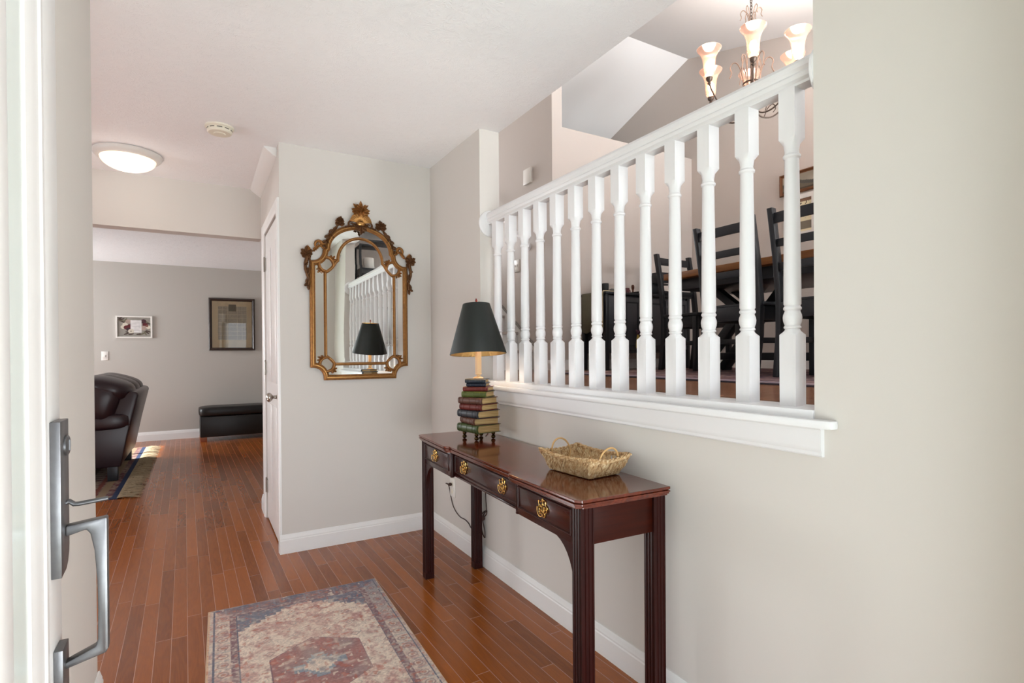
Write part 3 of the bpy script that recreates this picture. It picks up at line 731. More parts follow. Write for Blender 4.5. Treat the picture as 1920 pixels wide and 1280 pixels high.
# ------------------------------------------------------------------ table lamp with stacked book base
lp = thing('table_lamp', 'table lamp with a dark tapered shade on a stack of small books', 'lamp', (1.213, 2.437, .7555))
books = [  # len, width, thick, alpha, cover, dx, dy
    (.170, .140, .036, 54, '#3c4a22', 0, 0), (.160, .135, .029, 65, '#5a3526', .004, 0), (.162, .138, .032, 52, '#23272e', 0, .002),
    (.146, .124, .027, 43, '#5e221c', .002, 0), (.150, .124, .029, 40, '#54362b', -.002, .003), (.132, .104, .026, 26, '#4c5627', .0, .002),
    (.130, .098, .020, 20, '#5f2420', .003, .003), (.100, .084, .016, 16, '#1c2330', .000, 0), (.104, .084, .018, 14, '#2b333c', -.006, 0)]
TK = 1.115
z = .036; M_PAGES = NT('page_edges'); _o = M_PAGES.obj(); _v = M_PAGES.mapping(_o, (3, 3, 260)); _n = M_PAGES.noise(_v, 1.5, 3)
M_PAGES.l(M_PAGES.ramp(_n, [(.3, lin('#8a6a3c')), (.7, lin('#cdb079'))]), M_PAGES.b.inputs['Base Color']); M_PAGES.b.inputs['Roughness'].default_value = .6; M_PAGES = M_PAGES.m
for i, (L, Wd, T, al, colr, dx, dy) in enumerate(books):
    T *= TK
    yaw = R_(63.4-al); cv = mat('book_cover_%s' % ['green', 'brown', 'navy', 'red', 'tan', 'olive', 'maroon', 'black', 'slate'][i], colr, .38, vary=.35, vscale=25, bump=.2, bscale=90)
    bk = MB()
    t = .0028
    # cover: U-shaped with rounded spine on the -x side; spine runs along y. pages end faces -y
    sec = [(Wd/2+.004, T), (-Wd/2+.004, T)]+[(-Wd/2+.004-.010*math.sin(R_(a)), T/2+T/2*math.cos(R_(a))) for a in np.linspace(15, 165, 9)]+[(-Wd/2+.004, 0), (Wd/2+.004, 0), (Wd/2+.004, t), (-Wd/2+.008, t), (-Wd/2+.004, T/2), (-Wd/2+.008, T-t), (Wd/2+.004, T-t)]
    bk.prism([(x, 0, zz) for x, zz in sec], (0, -L/2, 0), (0, L/2, 0))
    for q in (-.42, -.28, 0, .28, .42):
        bk.tube([(-Wd/2+.004-.0106*math.sin(R_(a)), q*L, T/2+(T/2+.0004)*math.cos(R_(a))) for a in np.linspace(10, 170, 9)], .0011, 5)
    b = bk.build('book', cv, lp, bevel=0, smooth=40); b.location = (dx, dy, z); b.rotation_euler.z = yaw
    pg = MB(); n = 8
    pg.box(-Wd/2+.0075, Wd/2-.002, -L/2+.004, L/2-.004, t*.95, T-t*.95); pg.build('pages', M_PAGES, b, bevel=.001)
    z += T+.0006
ZB = z
for a in (0, 90, 180, 270):
    w = MB(); r_ = .073; aa = R_(a+45+R_(0))+R_(63.4-54)
    w.lathe([(.004, 0), (.0105, .004), (.012, .010), (.0095, .016), (.005, .0185), (.009, .022), (.0105, .027), (.009, .033), (.007, .0365)], 14, (r_*math.cos(aa), r_*math.sin(aa), 0)); w.build('ball_foot', M_ANTB, lp, smooth=60)
w = MB(); w.lathe([(.030, ZB), (.030, ZB+.002), (.017, ZB+.009), (.010, ZB+.013), (.009, ZB+.017), (.014, ZB+.020), (.0155, ZB+.022)], 8, cap=True)
w.lathe([(.0135, ZB+.022), (.0115, ZB+.024), (.0115, ZB+.19)], 8, sq=[1, 1, 1]); w.build('stem', M_WAX, lp, smooth=30)
ZS = 1.178-.7555
sh = MB(); n = 48; sm = Matrix.Translation((0, 0, ZS)) @ Matrix.Rotation(R_(2.2), 4, Vector((-.5, -.87, 0)).normalized()) @ Matrix.Rotation(R_(-5.2), 4, Vector((.87, -.5, 0)).normalized())
vs = []
for r, zz in ((.142, 0), (.143, .003), (.070, .251), (.069, .255)):
    for i in range(n): vs.append(sm @ Vector((r*math.cos(2*PI*i/n), r*math.sin(2*PI*i/n), zz)))
sh.add(vs, [(k*n+i, k*n+(i+1) % n, (k+1)*n+(i+1) % n, (k+1)*n+i) for k in range(3) for i in range(n)])
shade = sh.build('lamp_shade', M_SHADE, lp, smooth=60)
li = MB(); vs = []
for r, zz in ((.1405, .001), (.0675, .254)):
    for i in range(n): vs.append(sm @ Vector((r*math.cos(2*PI*i/n), r*math.sin(2*PI*i/n), zz)))
li.add(vs, [(i, (i+1) % n, n+(i+1) % n, n+i) for i in range(n)]); li.build('shade_lining', M_FOIL, shade, smooth=60)
w = MB(); w.tube([sm @ Vector((0, 0, .15)), sm @ Vector((0, 0, .27))], .003, 8)
for a in (0, 120, 240): w.tube([sm @ Vector((0, 0, .248)), sm @ Vector((.067*math.cos(R_(a)), .067*math.sin(R_(a)), .250))], .0012, 6)
w.build('shade_spider', M_ANTB, lp)
w = MB(); c = sm @ Vector((0, 0, .262)); w.lathe([(.003, 0), (.0045, .002), (.003, .004), (.0065, .010), (.0055, .014), (.001, .024)], 14, c); w.build('finial', mat('dark_red_finial', '#6b1f1d', .3), lp, smooth=60)
w = MB(); c = sm @ Vector((0, 0, .12)); w.blob((c.x, c.y, c.z), (.020, .020, .030), 12, 8)
w.build('bulb', mat('warm_bulb', '#ffffff', .4, emit='#ffd9a8', estr=25), lp, smooth=60); point('table_lamp_light', sm @ Vector((.045, 0, .14)), 5, (1, .90, .78), .02, lp)

# cord, outlet
w = MB(); w.box(XW-.006, XW, 3.070, 3.142, .288, .402)
ot = tag(w.build('wall_outlet', M_PLAST, bevel=.002), 'white double outlet plate low on the wall behind the far end of the console table', 'outlet')
w = MB()
for zc in (.322, .366): w.lathe([(.016, 0), (.016, .0015), (.015, .002)], 18, (XW-.006, 3.106, zc), Matrix.Rotation(-PI/2, 4, 'Y'))
P(w.build('receptacle', M_IVORY, smooth=40), ot); ot_children = None
for ch in ot.children: ch.matrix_parent_inverse = Matrix.Identity(4)
def spl(pts, n=8):
    P_ = [Vector(p) for p in pts]; out = []
    for i in range(len(P_)-1):
        p0 = P_[max(i-1, 0)]; p1 = P_[i]; p2 = P_[i+1]; p3 = P_[min(i+2, len(P_)-1)]
        for k in range(n):
            t = k/n; out.append(.5*((2*p1)+(p2-p0)*t+(2*p0-5*p1+4*p2-p3)*t*t+(3*p1-p0-3*p2+p3)*t**3))
    out.append(P_[-1]); return out
X_ = XW-.0045
w = MB(); w.tube(spl([(XW-.022, 3.125, .366), (XW-.026, 3.16, .363), (X_, 3.165, .345), (X_, 3.135, .29), (X_, 3.10, .235), (X_, 3.05, .205), (X_, 2.99, .190), (X_, 2.93, .192), (X_, 2.88, .185), (X_, 2.83, .165), (X_, 2.79, .20), (X_, 2.735, .262)]), .0028, 6)
w.tube(spl([(X_, 2.735, .262), (X_, 2.70, .285), (X_, 2.66, .31), (X_, 2.640, .315), (X_, 2.65, .29), (X_, 2.70, .26), (X_, 2.745, .235), (X_, 2.785, .205), (X_, 2.80, .185), (X_, 2.78, .180), (X_, 2.73, .225), (X_-.006, 2.70, .262), (X_-.006, 2.695, .22), (X_-.006, 2.68, .18), (X_-.006, 2.655, .165), (X_-.006, 2.655, .20), (X_-.006, 2.68, .262), (X_-.004, 2.66, .30), (X_, 2.645, .318), (X_, 2.652, .40), (X_, 2.652, .58), (X_, 2.64, .70), (X_, 2.62, .758), (1.335, 2.58, .764), (1.30, 2.53, .764)]), .0028, 6)
w.tube([(X_-.009, 2.715, .262), (X_-.009, 2.665, .268)], .012, 8)
w.blob((XW-.018, 3.11, .366), (.012, .014, .010), 12, 8)
tag(w.build('lamp_cord', M_CORD, smooth=60), 'brown lamp cord plugged into the outlet with a bundled loop by the back table leg', 'cord')

# ------------------------------------------------------------------ basket
bkx, bky, bkz = 1.192, 1.552, .7555
bs = thing('woven_basket', 'shallow woven straw basket with two loop handles on the console table', 'basket', (bkx, bky, bkz), R_(5))
ts = NT('woven_straw'); o_ = ts.obj(); nn = ts.noise(ts.mapping(o_, (70, 70, 40)), 1.6, 4, .6, .6)
ts.l(ts.ramp(nn, [(.28, lin('#6a4526')), (.44, lin('#b58d5e')), (.7, lin('#e3cda4'))]), ts.b.inputs['Base Color']); ts.b.inputs['Roughness'].default_value = .75; ts.bump(nn, .5, .003); M_STRAW = ts.m
M_CANE = mat('pale_cane', '#c9a06a', .5)
w = MB(); rr = random.Random(3)
bx_, by_ = .070, .103; tx_, ty_, th_ = .092, .136, .068     # bottom / top half sizes, height
def rim(t, s):   # perimeter param s in 0..4, height t -> point
    hx = bx_+(tx_-bx_)*t**.8; hy = by_+(ty_-by_)*t**.8; k = int(s) % 4; f = s-int(s); a = 2*f-1
    cr = .93+.07*abs(a)**6
    sag = 1-.20*(1-abs(a)**2)*t
    zz = th_*t*(1.0-.16*(1-a*a)*t)
    if k == 0: p = (hx, a*hy)
    elif k == 1: p = (-a*hx, hy)
    elif k == 2: p = (-hx, -a*hy)
    else: p = (a*hx, -hy)
    return Vector((p[0], p[1], zz+.004))
N = 92
for lay in range(2):
    for i in range(N):
        s0 = 4*i/N+rr.uniform(-.01, .01)+lay*.02; lean = .16+rr.uniform(-.02, .03)
        pts = []
        for k in range(6):
            t = k/5*(1+rr.uniform(-.02, .03)); pt = rim(min(1.03, t), (s0+lean*t) % 4)
            off = .0035*math.sin(k*2.2+i)+(lay*.004-.002)
            pts.append(pt*(1+off*6))
        w.tube(pts, [.0040*rr.uniform(.75, 1.25) for _ in pts], 5, flat=.7)
# bottom mat
for i in range(26):
    y = -by_+2*by_*i/25; w.tube([(-bx_*1.02, y, .005), (0, y+rr.uniform(-.002, .002), .006), (bx_*1.02, y, .005)], .0045, 5, flat=.7)
# braided rim
M_ = 140
for ph in (0, 1, 2):
    pts = []
    for i in range(M_):
        s = 4*i/M_; p = rim(1.0, s); a = i*.55+ph*2*PI/3
        d = Vector((p.x, p.y, 0)).normalized(); pts.append(p+d*.0045*math.cos(a)+Vector((0, 0, .0045*math.sin(a))))
    w.tube(pts, .0042, 5, closed=True)
w.build('basket_body', M_STRAW, bs, smooth=60)
for sy in (-1, 1):
    w = MB(); pts = []
    for a in np.linspace(-35, 215, 26):
        q = R_(a); pts.append((.0+.044*math.cos(q), sy*(ty_-.012+.010*math.sin(q)), .058+.046*math.sin(q)))
    w.tube(pts, .0034, 8); w.build('loop_handle', M_CANE, bs, smooth=60)

# ------------------------------------------------------------------ entry rug
def rug_pattern(U, V):
    Wd, Ln = .765, 1.37
    du = np.minimum(U, Wd-U); dv = np.minimum(V, Ln-V)
    n1 = vnoise(U, V, 14, 1); n2 = vnoise(U, V, 45, 2); n3 = vnoise(U, V*1.0, 110, 3); n4 = vnoise(U, V, 190, 4); big = vnoise(U, V, 5, 5)
    cream, rose, plum, slate, teal, tan = [L3(c) for c in ('#d9cabb', '#b3847f', '#7d626a', '#696b7c', '#8b97a1', '#bc9c84')]
    st = lambda x, q=.02: np.floor(x/q)*q
    base = lerp3(np.broadcast_to(cream, U.shape+(3,)), rose, np.clip((n1*.5+n2*.6+n3*.3-.55)*2.0, 0, .85))
    col = base.copy()
    # field motifs: small diamonds and angular flowers
    gx = (U-Wd/2)/.11; gy = (V-Ln/2)/.11
    mx = np.abs((gx % 1)-.5)+np.abs((gy % 1)-.5)
    col = np.where(((mx < .20) & (mx > .12))[..., None], lerp3(col, plum, np.full(U.shape, .45)), col)
    col = np.where((mx < .07)[..., None], lerp3(col, rose, np.full(U.shape, .6)), col)
    line = (np.abs(np.sin(gx*PI*2+1.5*np.sin(gy*7)))<.10)&(n2>.45)
    col = np.where(line[..., None], lerp3(col, plum, np.full(U.shape, .35)), col)
    # corner spandrels (slate, stepped)
    cu = st(du-.115, .022); cv = st(dv-.115, .022)
    sp = (cu*1.0+cv*1.45) < .20
    sc = lerp3(np.broadcast_to(slate, U.shape+(3,)), teal, np.clip(n1*1.2-.2, 0, 1)); sc = lerp3(sc, plum*.8, np.clip((n1-.35)*1.4, 0, .8)); sc = lerp3(sc, cream, np.clip((n2-.62)*1.8, 0, .7)); sc = lerp3(sc, rose, np.clip((n3-.68)*2.5, 0, .8))
    col = np.where(sp[..., None], sc, col)
    # medallion: hexagon rose with stepped blue centre
    a, b = np.abs(U-Wd/2), np.abs(V-Ln/2)
    hexa = (a < .170) & (b+a*.62 < .222)
    mc = lerp3(np.broadcast_to(L3('#a37470'), U.shape+(3,)), plum, np.clip(n1*1.3-.3, 0, .9)); mc = lerp3(mc, cream, np.clip((n2-.6)*1.5+(big-.6)*.6, 0, .6))
    col = np.where(hexa[..., None], mc, col)
    edge = hexa & ~((a < .167) & (b+a*.62 < .218)); col = np.where(edge[..., None], plum, col)
    sa, sb = st(a, .012)*1.45, st(b, .012)*1.45
    star = (sa+sb < .105) | ((sa < .02) & (sb < .115)) | ((sb < .02) & (sa < .13))
    star2 = (sa+sb < .075)
    bc = lerp3(np.broadcast_to(L3('#747c8c'), U.shape+(3,)), teal, n1); bc = lerp3(bc, cream, np.clip((n2-.5)*1.6, 0, .7))
    col = np.where(star[..., None], bc, col)
    cc = lerp3(np.broadcast_to(cream, U.shape+(3,)), slate, np.clip((n2-.45)*2, 0, .7)); col = np.where(star2[..., None], cc, col)
    # borders
    inb = np.minimum(du, dv)
    side = (inb < .105)
    endb = dv < du
    bcol = lerp3(base, plum, np.full(U.shape, .18)); ecol = sc*.82
    bb = np.where(endb[..., None], lerp3(ecol, plum, np.clip(n1*.9-.1, 0, .6)), bcol)
    # side border fades to slate near the far end
    fade = np.clip(1-(Ln-V)/.55, 0, 1)*(du < .105)*(U > Wd/2); bb = lerp3(bb, slate, fade*.75)
    t = np.where(endb, U, V); p = (t/.068) % 1-.5; q = (inb-.055)/.034
    fl = np.sqrt(p*p*1.6+q*q*.35)
    bb = np.where(((fl < .36) & (fl > .26))[..., None], lerp3(bb, plum, np.full(U.shape, .6)), bb)
    bb = np.where((fl < .16)[..., None], lerp3(bb, L3('#a5685a'), np.full(U.shape, .65)), bb)
    bb = np.where(((np.abs(p) > .44) & (n3 > .3))[..., None], lerp3(bb, teal, np.full(U.shape, .4)), bb)
    col = np.where(side[..., None], bb, col)
    gl = ((inb > .083) & (inb < .108)); col = np.where(gl[..., None], lerp3(np.broadcast_to(plum, col.shape), cream, np.clip(n3-.35, 0, .6)), col)
    gl = ((inb > .020) & (inb < .026)) | ((inb > .108) & (inb < .112)); col = np.where(gl[..., None], slate*.9, col)
    col = col*(1-.30*(n4[..., None]-.5))*(1-.18*(n3[..., None]-.5)); col = lerp3(col, cream, np.clip((big*.6+n1*.4-.55)*1.0, 0, .3))
    wear = vnoise(U*.35, V, 240, 9); col = lerp3(col, cream, np.clip((wear-.7)*.9, 0, .25))
    sel = inb < .0075; col = np.where(sel[..., None], L3('#cfae90'), col)
    sc2 = vnoise(U, V, 75, 21); sc3 = vnoise(V, U, 30, 22)
    scrib = np.abs(np.sin(U*95+5*np.sin(V*60)+6*sc3)) < .16
    col = np.where((scrib & (sc2 > .42))[..., None], lerp3(col, plum, np.full(U.shape, .38)), col)
    scrib = np.abs(np.sin(V*80+4*np.sin(U*75)+5*sc2)) < .13
    col = np.where((scrib & (sc3 > .5))[..., None], lerp3(col, L3('#6f8088'), np.full(U.shape, .45)), col)
    dots = (vnoise(U, V, 60, 23) > .83); col = np.where(dots[..., None], lerp3(col, L3('#b0604e'), np.full(U.shape, .5)), col)
    dots = (vnoise(U, V, 70, 24) > .90); col = np.where(dots[..., None], lerp3(col, cream, np.full(U.shape, .7)), col)
    col = lerp3(col*1.10, cream, np.full(U.shape, .05))
    return np.clip(col, 0, 1)
rg = thing('entry_rug', 'faded rose and slate medallion rug lying on the wood floor by the console table', 'rug', (.022, 2.836, 0), R_(-1.6))
w = MB(); w.box(0, .765, -1.37, 0, 0.0005, .0065); w.build('rug_backing', mat('rug_binding', '#c9ab8e', .9), rg, bevel=.002)
paint_grid('rug_pile', vcol_mat('printed_rug_pile', .95, .3, 500), 300, 530, rug_pattern, rg, (.003, -1.367, .0070), (.759, 0, 0), (0, 1.364, 0))

# ------------------------------------------------------------------ ceiling fixtures
M_GLOWB = mat('frosted_glowing_glass', '#fff6ea', .4, emit='#ffe6c6', estr=1.15)
fl = thing('flush_ceiling_light', 'round flush ceiling light with a glowing frosted bowl near the left of the hallway', 'ceiling light', (-.375, 4.10, H))
w = MB(); w.lathe([(.110, 0), (.180, -.002), (.182, -.010), (.176, -.024), (.164, -.036), (.150, -.040), (.144, -.038)], 48, cap=False); w.build('metal_trim_ring', mat('white_enamel_ring', '#d8d4cf', .35), fl, smooth=50)
w = MB(); w.lathe([(.147, -.034)]+[(.147*math.cos(R_(a)), -.034-.075*math.sin(R_(a))) for a in range(8, 89, 8)]+[(.002, -.109)], 48); w.build('glass_bowl', M_GLOWB, fl, smooth=60)
point('ceiling_lamp_light', (0, 0, -.18), 2.5, (1, .94, .87), .12, fl)
sd = thing('smoke_detector', 'round off-white smoke detector on the textured ceiling in front of the mirror wall', 'smoke detector', (.105, 3.385, H))
w = MB(); w.lathe([(.072, 0), (.072, -.008), (.066, -.012), (.062, -.013), (.062, -.030), (.056, -.036), (.030, -.038), (.028, -.041), (.002, -.042)], 40); w.build('detector_case', M_IVORY, sd, smooth=40)
w = MB()
for k in range(10):
    a0 = 36*k+4; pts = [(.0622*math.cos(R_(a)), .0622*math.sin(R_(a)), -.019) for a in np.linspace(a0, a0+24, 6)]; w.tube(pts, .0012, 5, flat=2)
w.build('vent_slot', mat('dark_slot', '#4a463e', .7), sd)

# ------------------------------------------------------------------ living room
def place_img_frame(name, label, cat, x0, x1, z0, z1, fw, mfr, y=YF): pass
ft = thing('framed_print', 'tan matted print in a dark wood frame under glass on the far grey wall', 'picture', (.416, YF, 1.62))
FX0, FX1, FZ0, FZ1 = .115, .716, 1.245, 2.005
w = MB(); w.sweep([(FX0+.02, YF, FZ0+.02), (FX1-.02, YF, FZ0+.02), (FX1-.02, YF, FZ1-.02), (FX0+.02, YF, FZ1-.02)], [(-.021, 0), (-.021, .020), (-.012, .028), (.0, .026), (.010, .018), (.016, .016), (.021, .010), (.021, 0)], closed=True, normal=(0, -1, 0))
P(w.build('frame', mat('dark_walnut_frame', '#2d1d14', .35, vary=.3, vscale=30), smooth=20), ft)
def art(U, V):
    c = np.broadcast_to(L3('#e0caa2'), U.shape+(3,)).copy(); n = vnoise(U, V, 20, 1); n2 = vnoise(U, V, 70, 2)
    m = (U > .09) & (U < .47) & (V > .13) & (V < .62)
    c[m] = L3('#ae9f88'); c = lerp3(c, L3('#bdae96'), m*n2)
    g = m & ((((U-.09) % .062) < .005) | (((V-.13) % .062) < .005)); c[g] = L3('#d6c8aa')
    m2 = (np.abs(U-.28) < .05) & (np.abs(V-.60) < .05); c[m2] = L3('#6f6148')
    return c*(.94+.12*n[..., None])
P(paint_grid('print_sheet', vcol_mat('print_paper', .8), 90, 120, art, None, (FX0+.025, YF-.008, FZ0+.025), (.551, 0, 0), (0, 0, .71)), ft)
glass = NT('picture_glass'); g_ = glass.n('ShaderNodeBsdfGlossy'); g_.inputs['Roughness'].default_value = .0
t_ = glass.n('ShaderNodeBsdfTransparent'); f_ = glass.n('ShaderNodeFresnel'); f_.inputs[0].default_value = 1.6; m_ = glass.n('ShaderNodeMixShader')
glass.l(f_.outputs[0], m_.inputs[0]); glass.l(t_.outputs[0], m_.inputs[1]); glass.l(g_.outputs[0], m_.inputs[2]); glass.l(m_.outputs[0], glass.t.nodes['Material Output'].inputs['Surface'])
P(MB().box(FX0+.025, FX1-.025, YF-.0135, YF-.0115, FZ0+.025, FZ1-.025).build('glazing', glass.m), ft)
ft.location.y = YF-.019; ft.rotation_euler.z = -R_(3.15)
for c_ in ft.children: c_.matrix_parent_inverse = Matrix.Translation((-.416, -YF, -1.62))
fp = thing('floral_print', 'small white framed floral print on the far wall above the light switch', 'picture', (-.77, YF, 1.57))
w = MB(); w.sweep([(-.965, YF, 1.428), (-.575, YF, 1.428), (-.575, YF, 1.708), (-.965, YF, 1.708)], [(-.009, 0), (-.009, .020), (.006, .020), (.009, .012), (.009, 0)], closed=True, normal=(0, -1, 0))
P(w.build('frame', M_PLAST, smooth=20), fp)
def floral(U, V):
    c = np.broadcast_to(L3('#8f8a82'), U.shape+(3,)).copy(); n = vnoise(U, V, 40, 1)
    def ell(x, z, rx, rz, ang, colr):
        a = R_(ang); dx, dz = U-x, V-z; p = (dx*math.cos(a)+dz*math.sin(a))/rx; q = (-dx*math.sin(a)+dz*math.cos(a))/rz
        c[(p*p+q*q) < 1] = L3(colr)
    dk, mr_, cr, pk, gr = '#4a3d38', '#5c2a2e', '#cfc6b6', '#a89388', '#6c6655'
    for x, z, a in ((.05, .235, 20), (.045, .215, 0), (.06, .20, -25), (.035, .25, 40), (.09, .225, 60), (.33, .20, 150), (.345, .18, 170), (.31, .05, -60), (.33, .06, -40), (.345, .075, -20), (.12, .06, 170), (.10, .04, 200), (.15, .035, 10), (.24, .035, 5), (.28, .04, 30)): ell(x, z, .032, .009, a, dk if a % 3 else gr)
    for x, z, r, q in ((.065, .13, .03, cr), (.085, .165, .03, cr), (.12, .205, .032, pk), (.10, .125, .032, mr_), (.14, .14, .035, mr_), (.12, .10, .025, '#3e2f33'), (.29, .21, .035, '#4c3538'), (.31, .165, .03, mr_), (.29, .12, .036, pk), (.345, .13, .026, cr), (.33, .15, .018, '#7a5248')): ell(x, z, r, r*.85, 0, q)
    c[(U > .145) & (U < .268) & (V > .055) & (V < .225)] = L3('#d9d5d3')
    for k in range(7): c[(U > .165) & (U < .25) & (np.abs(V-(.195-k*.018)) < .002)] = L3('#b5b0b0')
    ell(.15, .075, .033, .030, 0, cr); ell(.15, .075, .008, .007, 0, '#3a3234')
    return c*(.9+.2*n[..., None])
P(paint_grid('print_sheet', vcol_mat('floral_paper', .7), 130, 96, floral, None, (-.957, YF-.010, 1.436), (.374, 0, 0), (0, 0, .264)), fp)
w = MB(); w.box(-1.135, -1.060, YF-.006, YF, 1.118, 1.238)
ls = tag(w.build('light_switch', M_PLAST, bevel=.002), 'white single light switch plate on the far grey wall above the sofa', 'light switch')
w = MB(); w.box(-1.103, -1.092, YF-.014, YF-.005, 1.165, 1.190); w.build('toggle', M_PLAST, ls)

# storage bench
ob = thing('storage_bench', 'long black leather storage bench on small wooden feet against the far wall', 'bench', (.44, 8.62, 0), R_(1.2))
w = MB(); w.box(-.45, .45, -.19, .19, .06, .34); w.build('bench_box', M_LEATHB, ob, bevel=.01, seg=3)
w = MB(); w.blob((0, 0, .405), (.465, .205, .065), 48, 16, e=.32); w.build('padded_lid', M_LEATHB, ob, smooth=60)
for sx in (-1, 1):
    for sy in (-1, 1):
        MB().box(sx*.41-.04, sx*.41+.04, sy*.16-.03, sy*.16+.03, 0, .062).build('foot', M_FOOTW, ob, bevel=.003)
# sofa: seen from its right end, facing -x
sf = thing('leather_sofa', 'dark plum leather sofa with puffy back cushions standing on the fringed rug', 'sofa', (-1.05, 7.0, .011))
y0, y1 = 6.20-7.0, 7.50-7.0
w = MB(); w.prism([(.405, 0, .14), (.470, 0, .48), (.545, 0, .81), (.50, 0, .835), (.34, 0, .80), (.20, 0, .42), (.20, 0, .14)], (0, y0+.03, 0), (0, y1-.03, 0)); w.build('back_frame', M_LEATH, sf, bevel=.025, seg=3)
w = MB(); w.box(-.42, .40, y0+.02, y1-.02, .14, .34); w.build('base', M_LEATH, sf, bevel=.02, seg=3)
for sy in (0, 1):
    ya = y0 if sy == 0 else y1-.22
    w = MB(); w.prism([(-.46, 0, .13), (.400, 0, .13), (.472, 0, .52), (-.46, 0, .52)], (0, ya+.015, 0), (0, ya+.20, 0)); w.build('arm_panel', M_LEATH, sf, bevel=.015, seg=3)
    w = MB(); w.blob((.0, ya+.105, .555), (.475, .125, .080), 32, 16, e=.42); w.build('arm_roll', M_LEATH, sf, smooth=60)
for k in range(2):
    yc = y0+.22+(y1-y0-.44)*(k+.5)/2
    w = MB(); w.blob((-.08, yc, .42), (.40, .28, .10), 28, 14, e=.4); w.build('seat_cushion', M_LEATH, sf, smooth=60)
for k in range(3):
    yc = y0+.18+(y1-y0-.36)*(k+.5)/3+(-.10 if k == 0 else (.06 if k == 2 else 0))
    mt = Matrix.Rotation(R_(18), 4, 'Y')
    w = MB(); w.blob((.24, yc, .74), (.17, .28, .23), 28, 18, mt, e=.62); w.blob((.30, yc, .86), (.20, .27, .105), 28, 14, mt, e=.7); w.build('back_cushion', M_LEATH, sf, smooth=60)
for sx in (-.38, .33):
    for yy in (y0+.06, y1-.1):
        w = MB(); w.prism([(sx-.035, yy-.035, .14), (sx+.045, yy-.035, .14), (sx+.045, yy+.045, .14), (sx-.035, yy+.045, .14)], (0, 0, 0), (0, 0, -.139)); w.build('leg', M_BLACK, sf, bevel=.004)
# fringed rug
fr = thing('fringed_rug', 'multicoloured rug with cream fringe partly under the leather sofa', 'rug', (-.6, 5.48, 0))
def rug2(U, V):
    n = vnoise(U, V, 12, 3); n2 = vnoise(U, V, 50, 4)
    d = np.minimum(1.9-U, V); c = np.broadcast_to(L3('#6a5450'), U.shape+(3,)).copy()
    c = lerp3(c, L3('#8f7c6e'), np.clip(n*1.5-.4, 0, 1)); c = lerp3(c, L3('#5c2d36'), (n2 > .62)*1.0)
    band = (d > .10) & (d < .16); c[band] = L3('#84705a'); band = (d > .30) & (d < .34); c[band] = L3('#56483f')
    band = (d > .17) & (d < .19); c[band] = L3('#704038'); m = (d < .045); c[m] = L3('#26324e')
    dots = (d > .2) & (d < .3) & ((V % .11) < .05); c[dots] = L3('#85786a')
    return c
paint_grid('rug_field', vcol_mat('wool_rug', .95, .4, 300), 190, 290, rug2, fr, (-1.9, 0, .009), (1.9, 0, 0), (0, 2.85, 0))
MB().box(-1.9, 0, 0, 2.85, .0005, .0085).build('rug_base', mat('rug_edge_blue', '#26324e', .9), fr)
w = MB(); rr = random.Random(5)
for i in range(520):
    y = 2.85*(i+.5)/520; L = rr.uniform(.11, .17); dy = rr.uniform(-.05, .05)
    w.tube([(-.004, y, .008), (L*.35, y+dy*.3+rr.uniform(-.006, .006), rr.uniform(.010, .022)), (L*.7, y+dy*.7, rr.uniform(.006, .016)), (L, y+dy, .004)], [.004, .0045, .004, .002], 4, flat=.6)
fo = w.build('fringe', mat('cream_fringe', '#a08f74', .9), fr, smooth=60); fo['kind'] = 'stuff'

# ------------------------------------------------------------------ upper level: stairs, wall rail
st = bpy.data.objects.new('staircase', None); COL.objects.link(st); st.location = (2.1, 4.3, ZD); tag(st, 'white staircase rising beyond the far end of the railing beside the grey wall', 'stairs')
w = MB(); w2 = MB()
for k in range(7):
    w.box(1.62, XG-.02, 4.35+.27*k, 4.35+.27*(k+1)+.02, ZD, ZD+.18*(k+1)-.02); w2.box(1.60, XG-.02, 4.33+.27*k, 4.35+.27*(k+1), ZD+.18*(k+1)-.02, ZD+.18*(k+1)+.006)
P(w.build('risers', M_TRIM), st); P(w2.build('treads', mat('pale_stair_carpet', '#b3aaa3', .9), bevel=.004), st)
w = MB(); w.prism([(0, 4.27, ZD), (0, 4.27, ZD+.19), (0, 6.30, ZD+.19+2.03*.667), (0, 6.30, ZD)], (XG-.020, 0, 0), (XG-.001, 0, 0)); P(w.build('skirt_board', M_TRIM, bevel=.002), st)
w = MB(); w.prism([(0, 4.27, ZD+.19), (0, 4.27, ZD+.205), (0, 6.30, ZD+.205+2.03*.667), (0, 6.30, ZD+.19+2.03*.667)], (XG-.026, 0, 0), (XG-.001, 0, 0)); P(w.build('skirt_shadow_line', mat('painted_shadow_grey', '#8c857f', .5), bevel=.002), st)  # grey strip paints the shadow line along the skirt board's top edge
wr = thing('stair_handrail', 'white wall handrail on brackets climbing the grey stair wall', 'handrail', (XG-.07, 4.4, 2.2))
a, b = Vector((XG-.07, 4.36, 2.215)), Vector((XG-.07, 6.3, 2.215+1.94*.76))
w = MB(); w.tube([a, a+(b-a)*.02, b], [.015, .019, .019], 12); P(w.build('rail', M_RAIL, smooth=50), wr)
for t in (.03, .40):
    p = a+(b-a)*t; w = MB(); w.lathe([(.035, 0), (.035, .006), (.02, .010)], 16, (XG, p.y, p.z-.06), Matrix.Rotation(-PI/2, 4, 'Y')); w.tube([(XG-.005, p.y, p.z-.06), (XG-.05, p.y, p.z-.055), (XG-.07, p.y, p.z-.015)], .008, 8)
    P(w.build('bracket', M_RAIL, smooth=50), wr)
w = MB(); w.box(XG-.030, XG, 4.345, 4.475, 2.800, 2.945)
tag(w.build('door_chime', M_PLAST, bevel=.004), 'small square white chime box high on the grey stair wall', 'door chime')
w = MB(); w.box(XG-.007, XG, 4.60, 4.715, 1.990, 2.110)
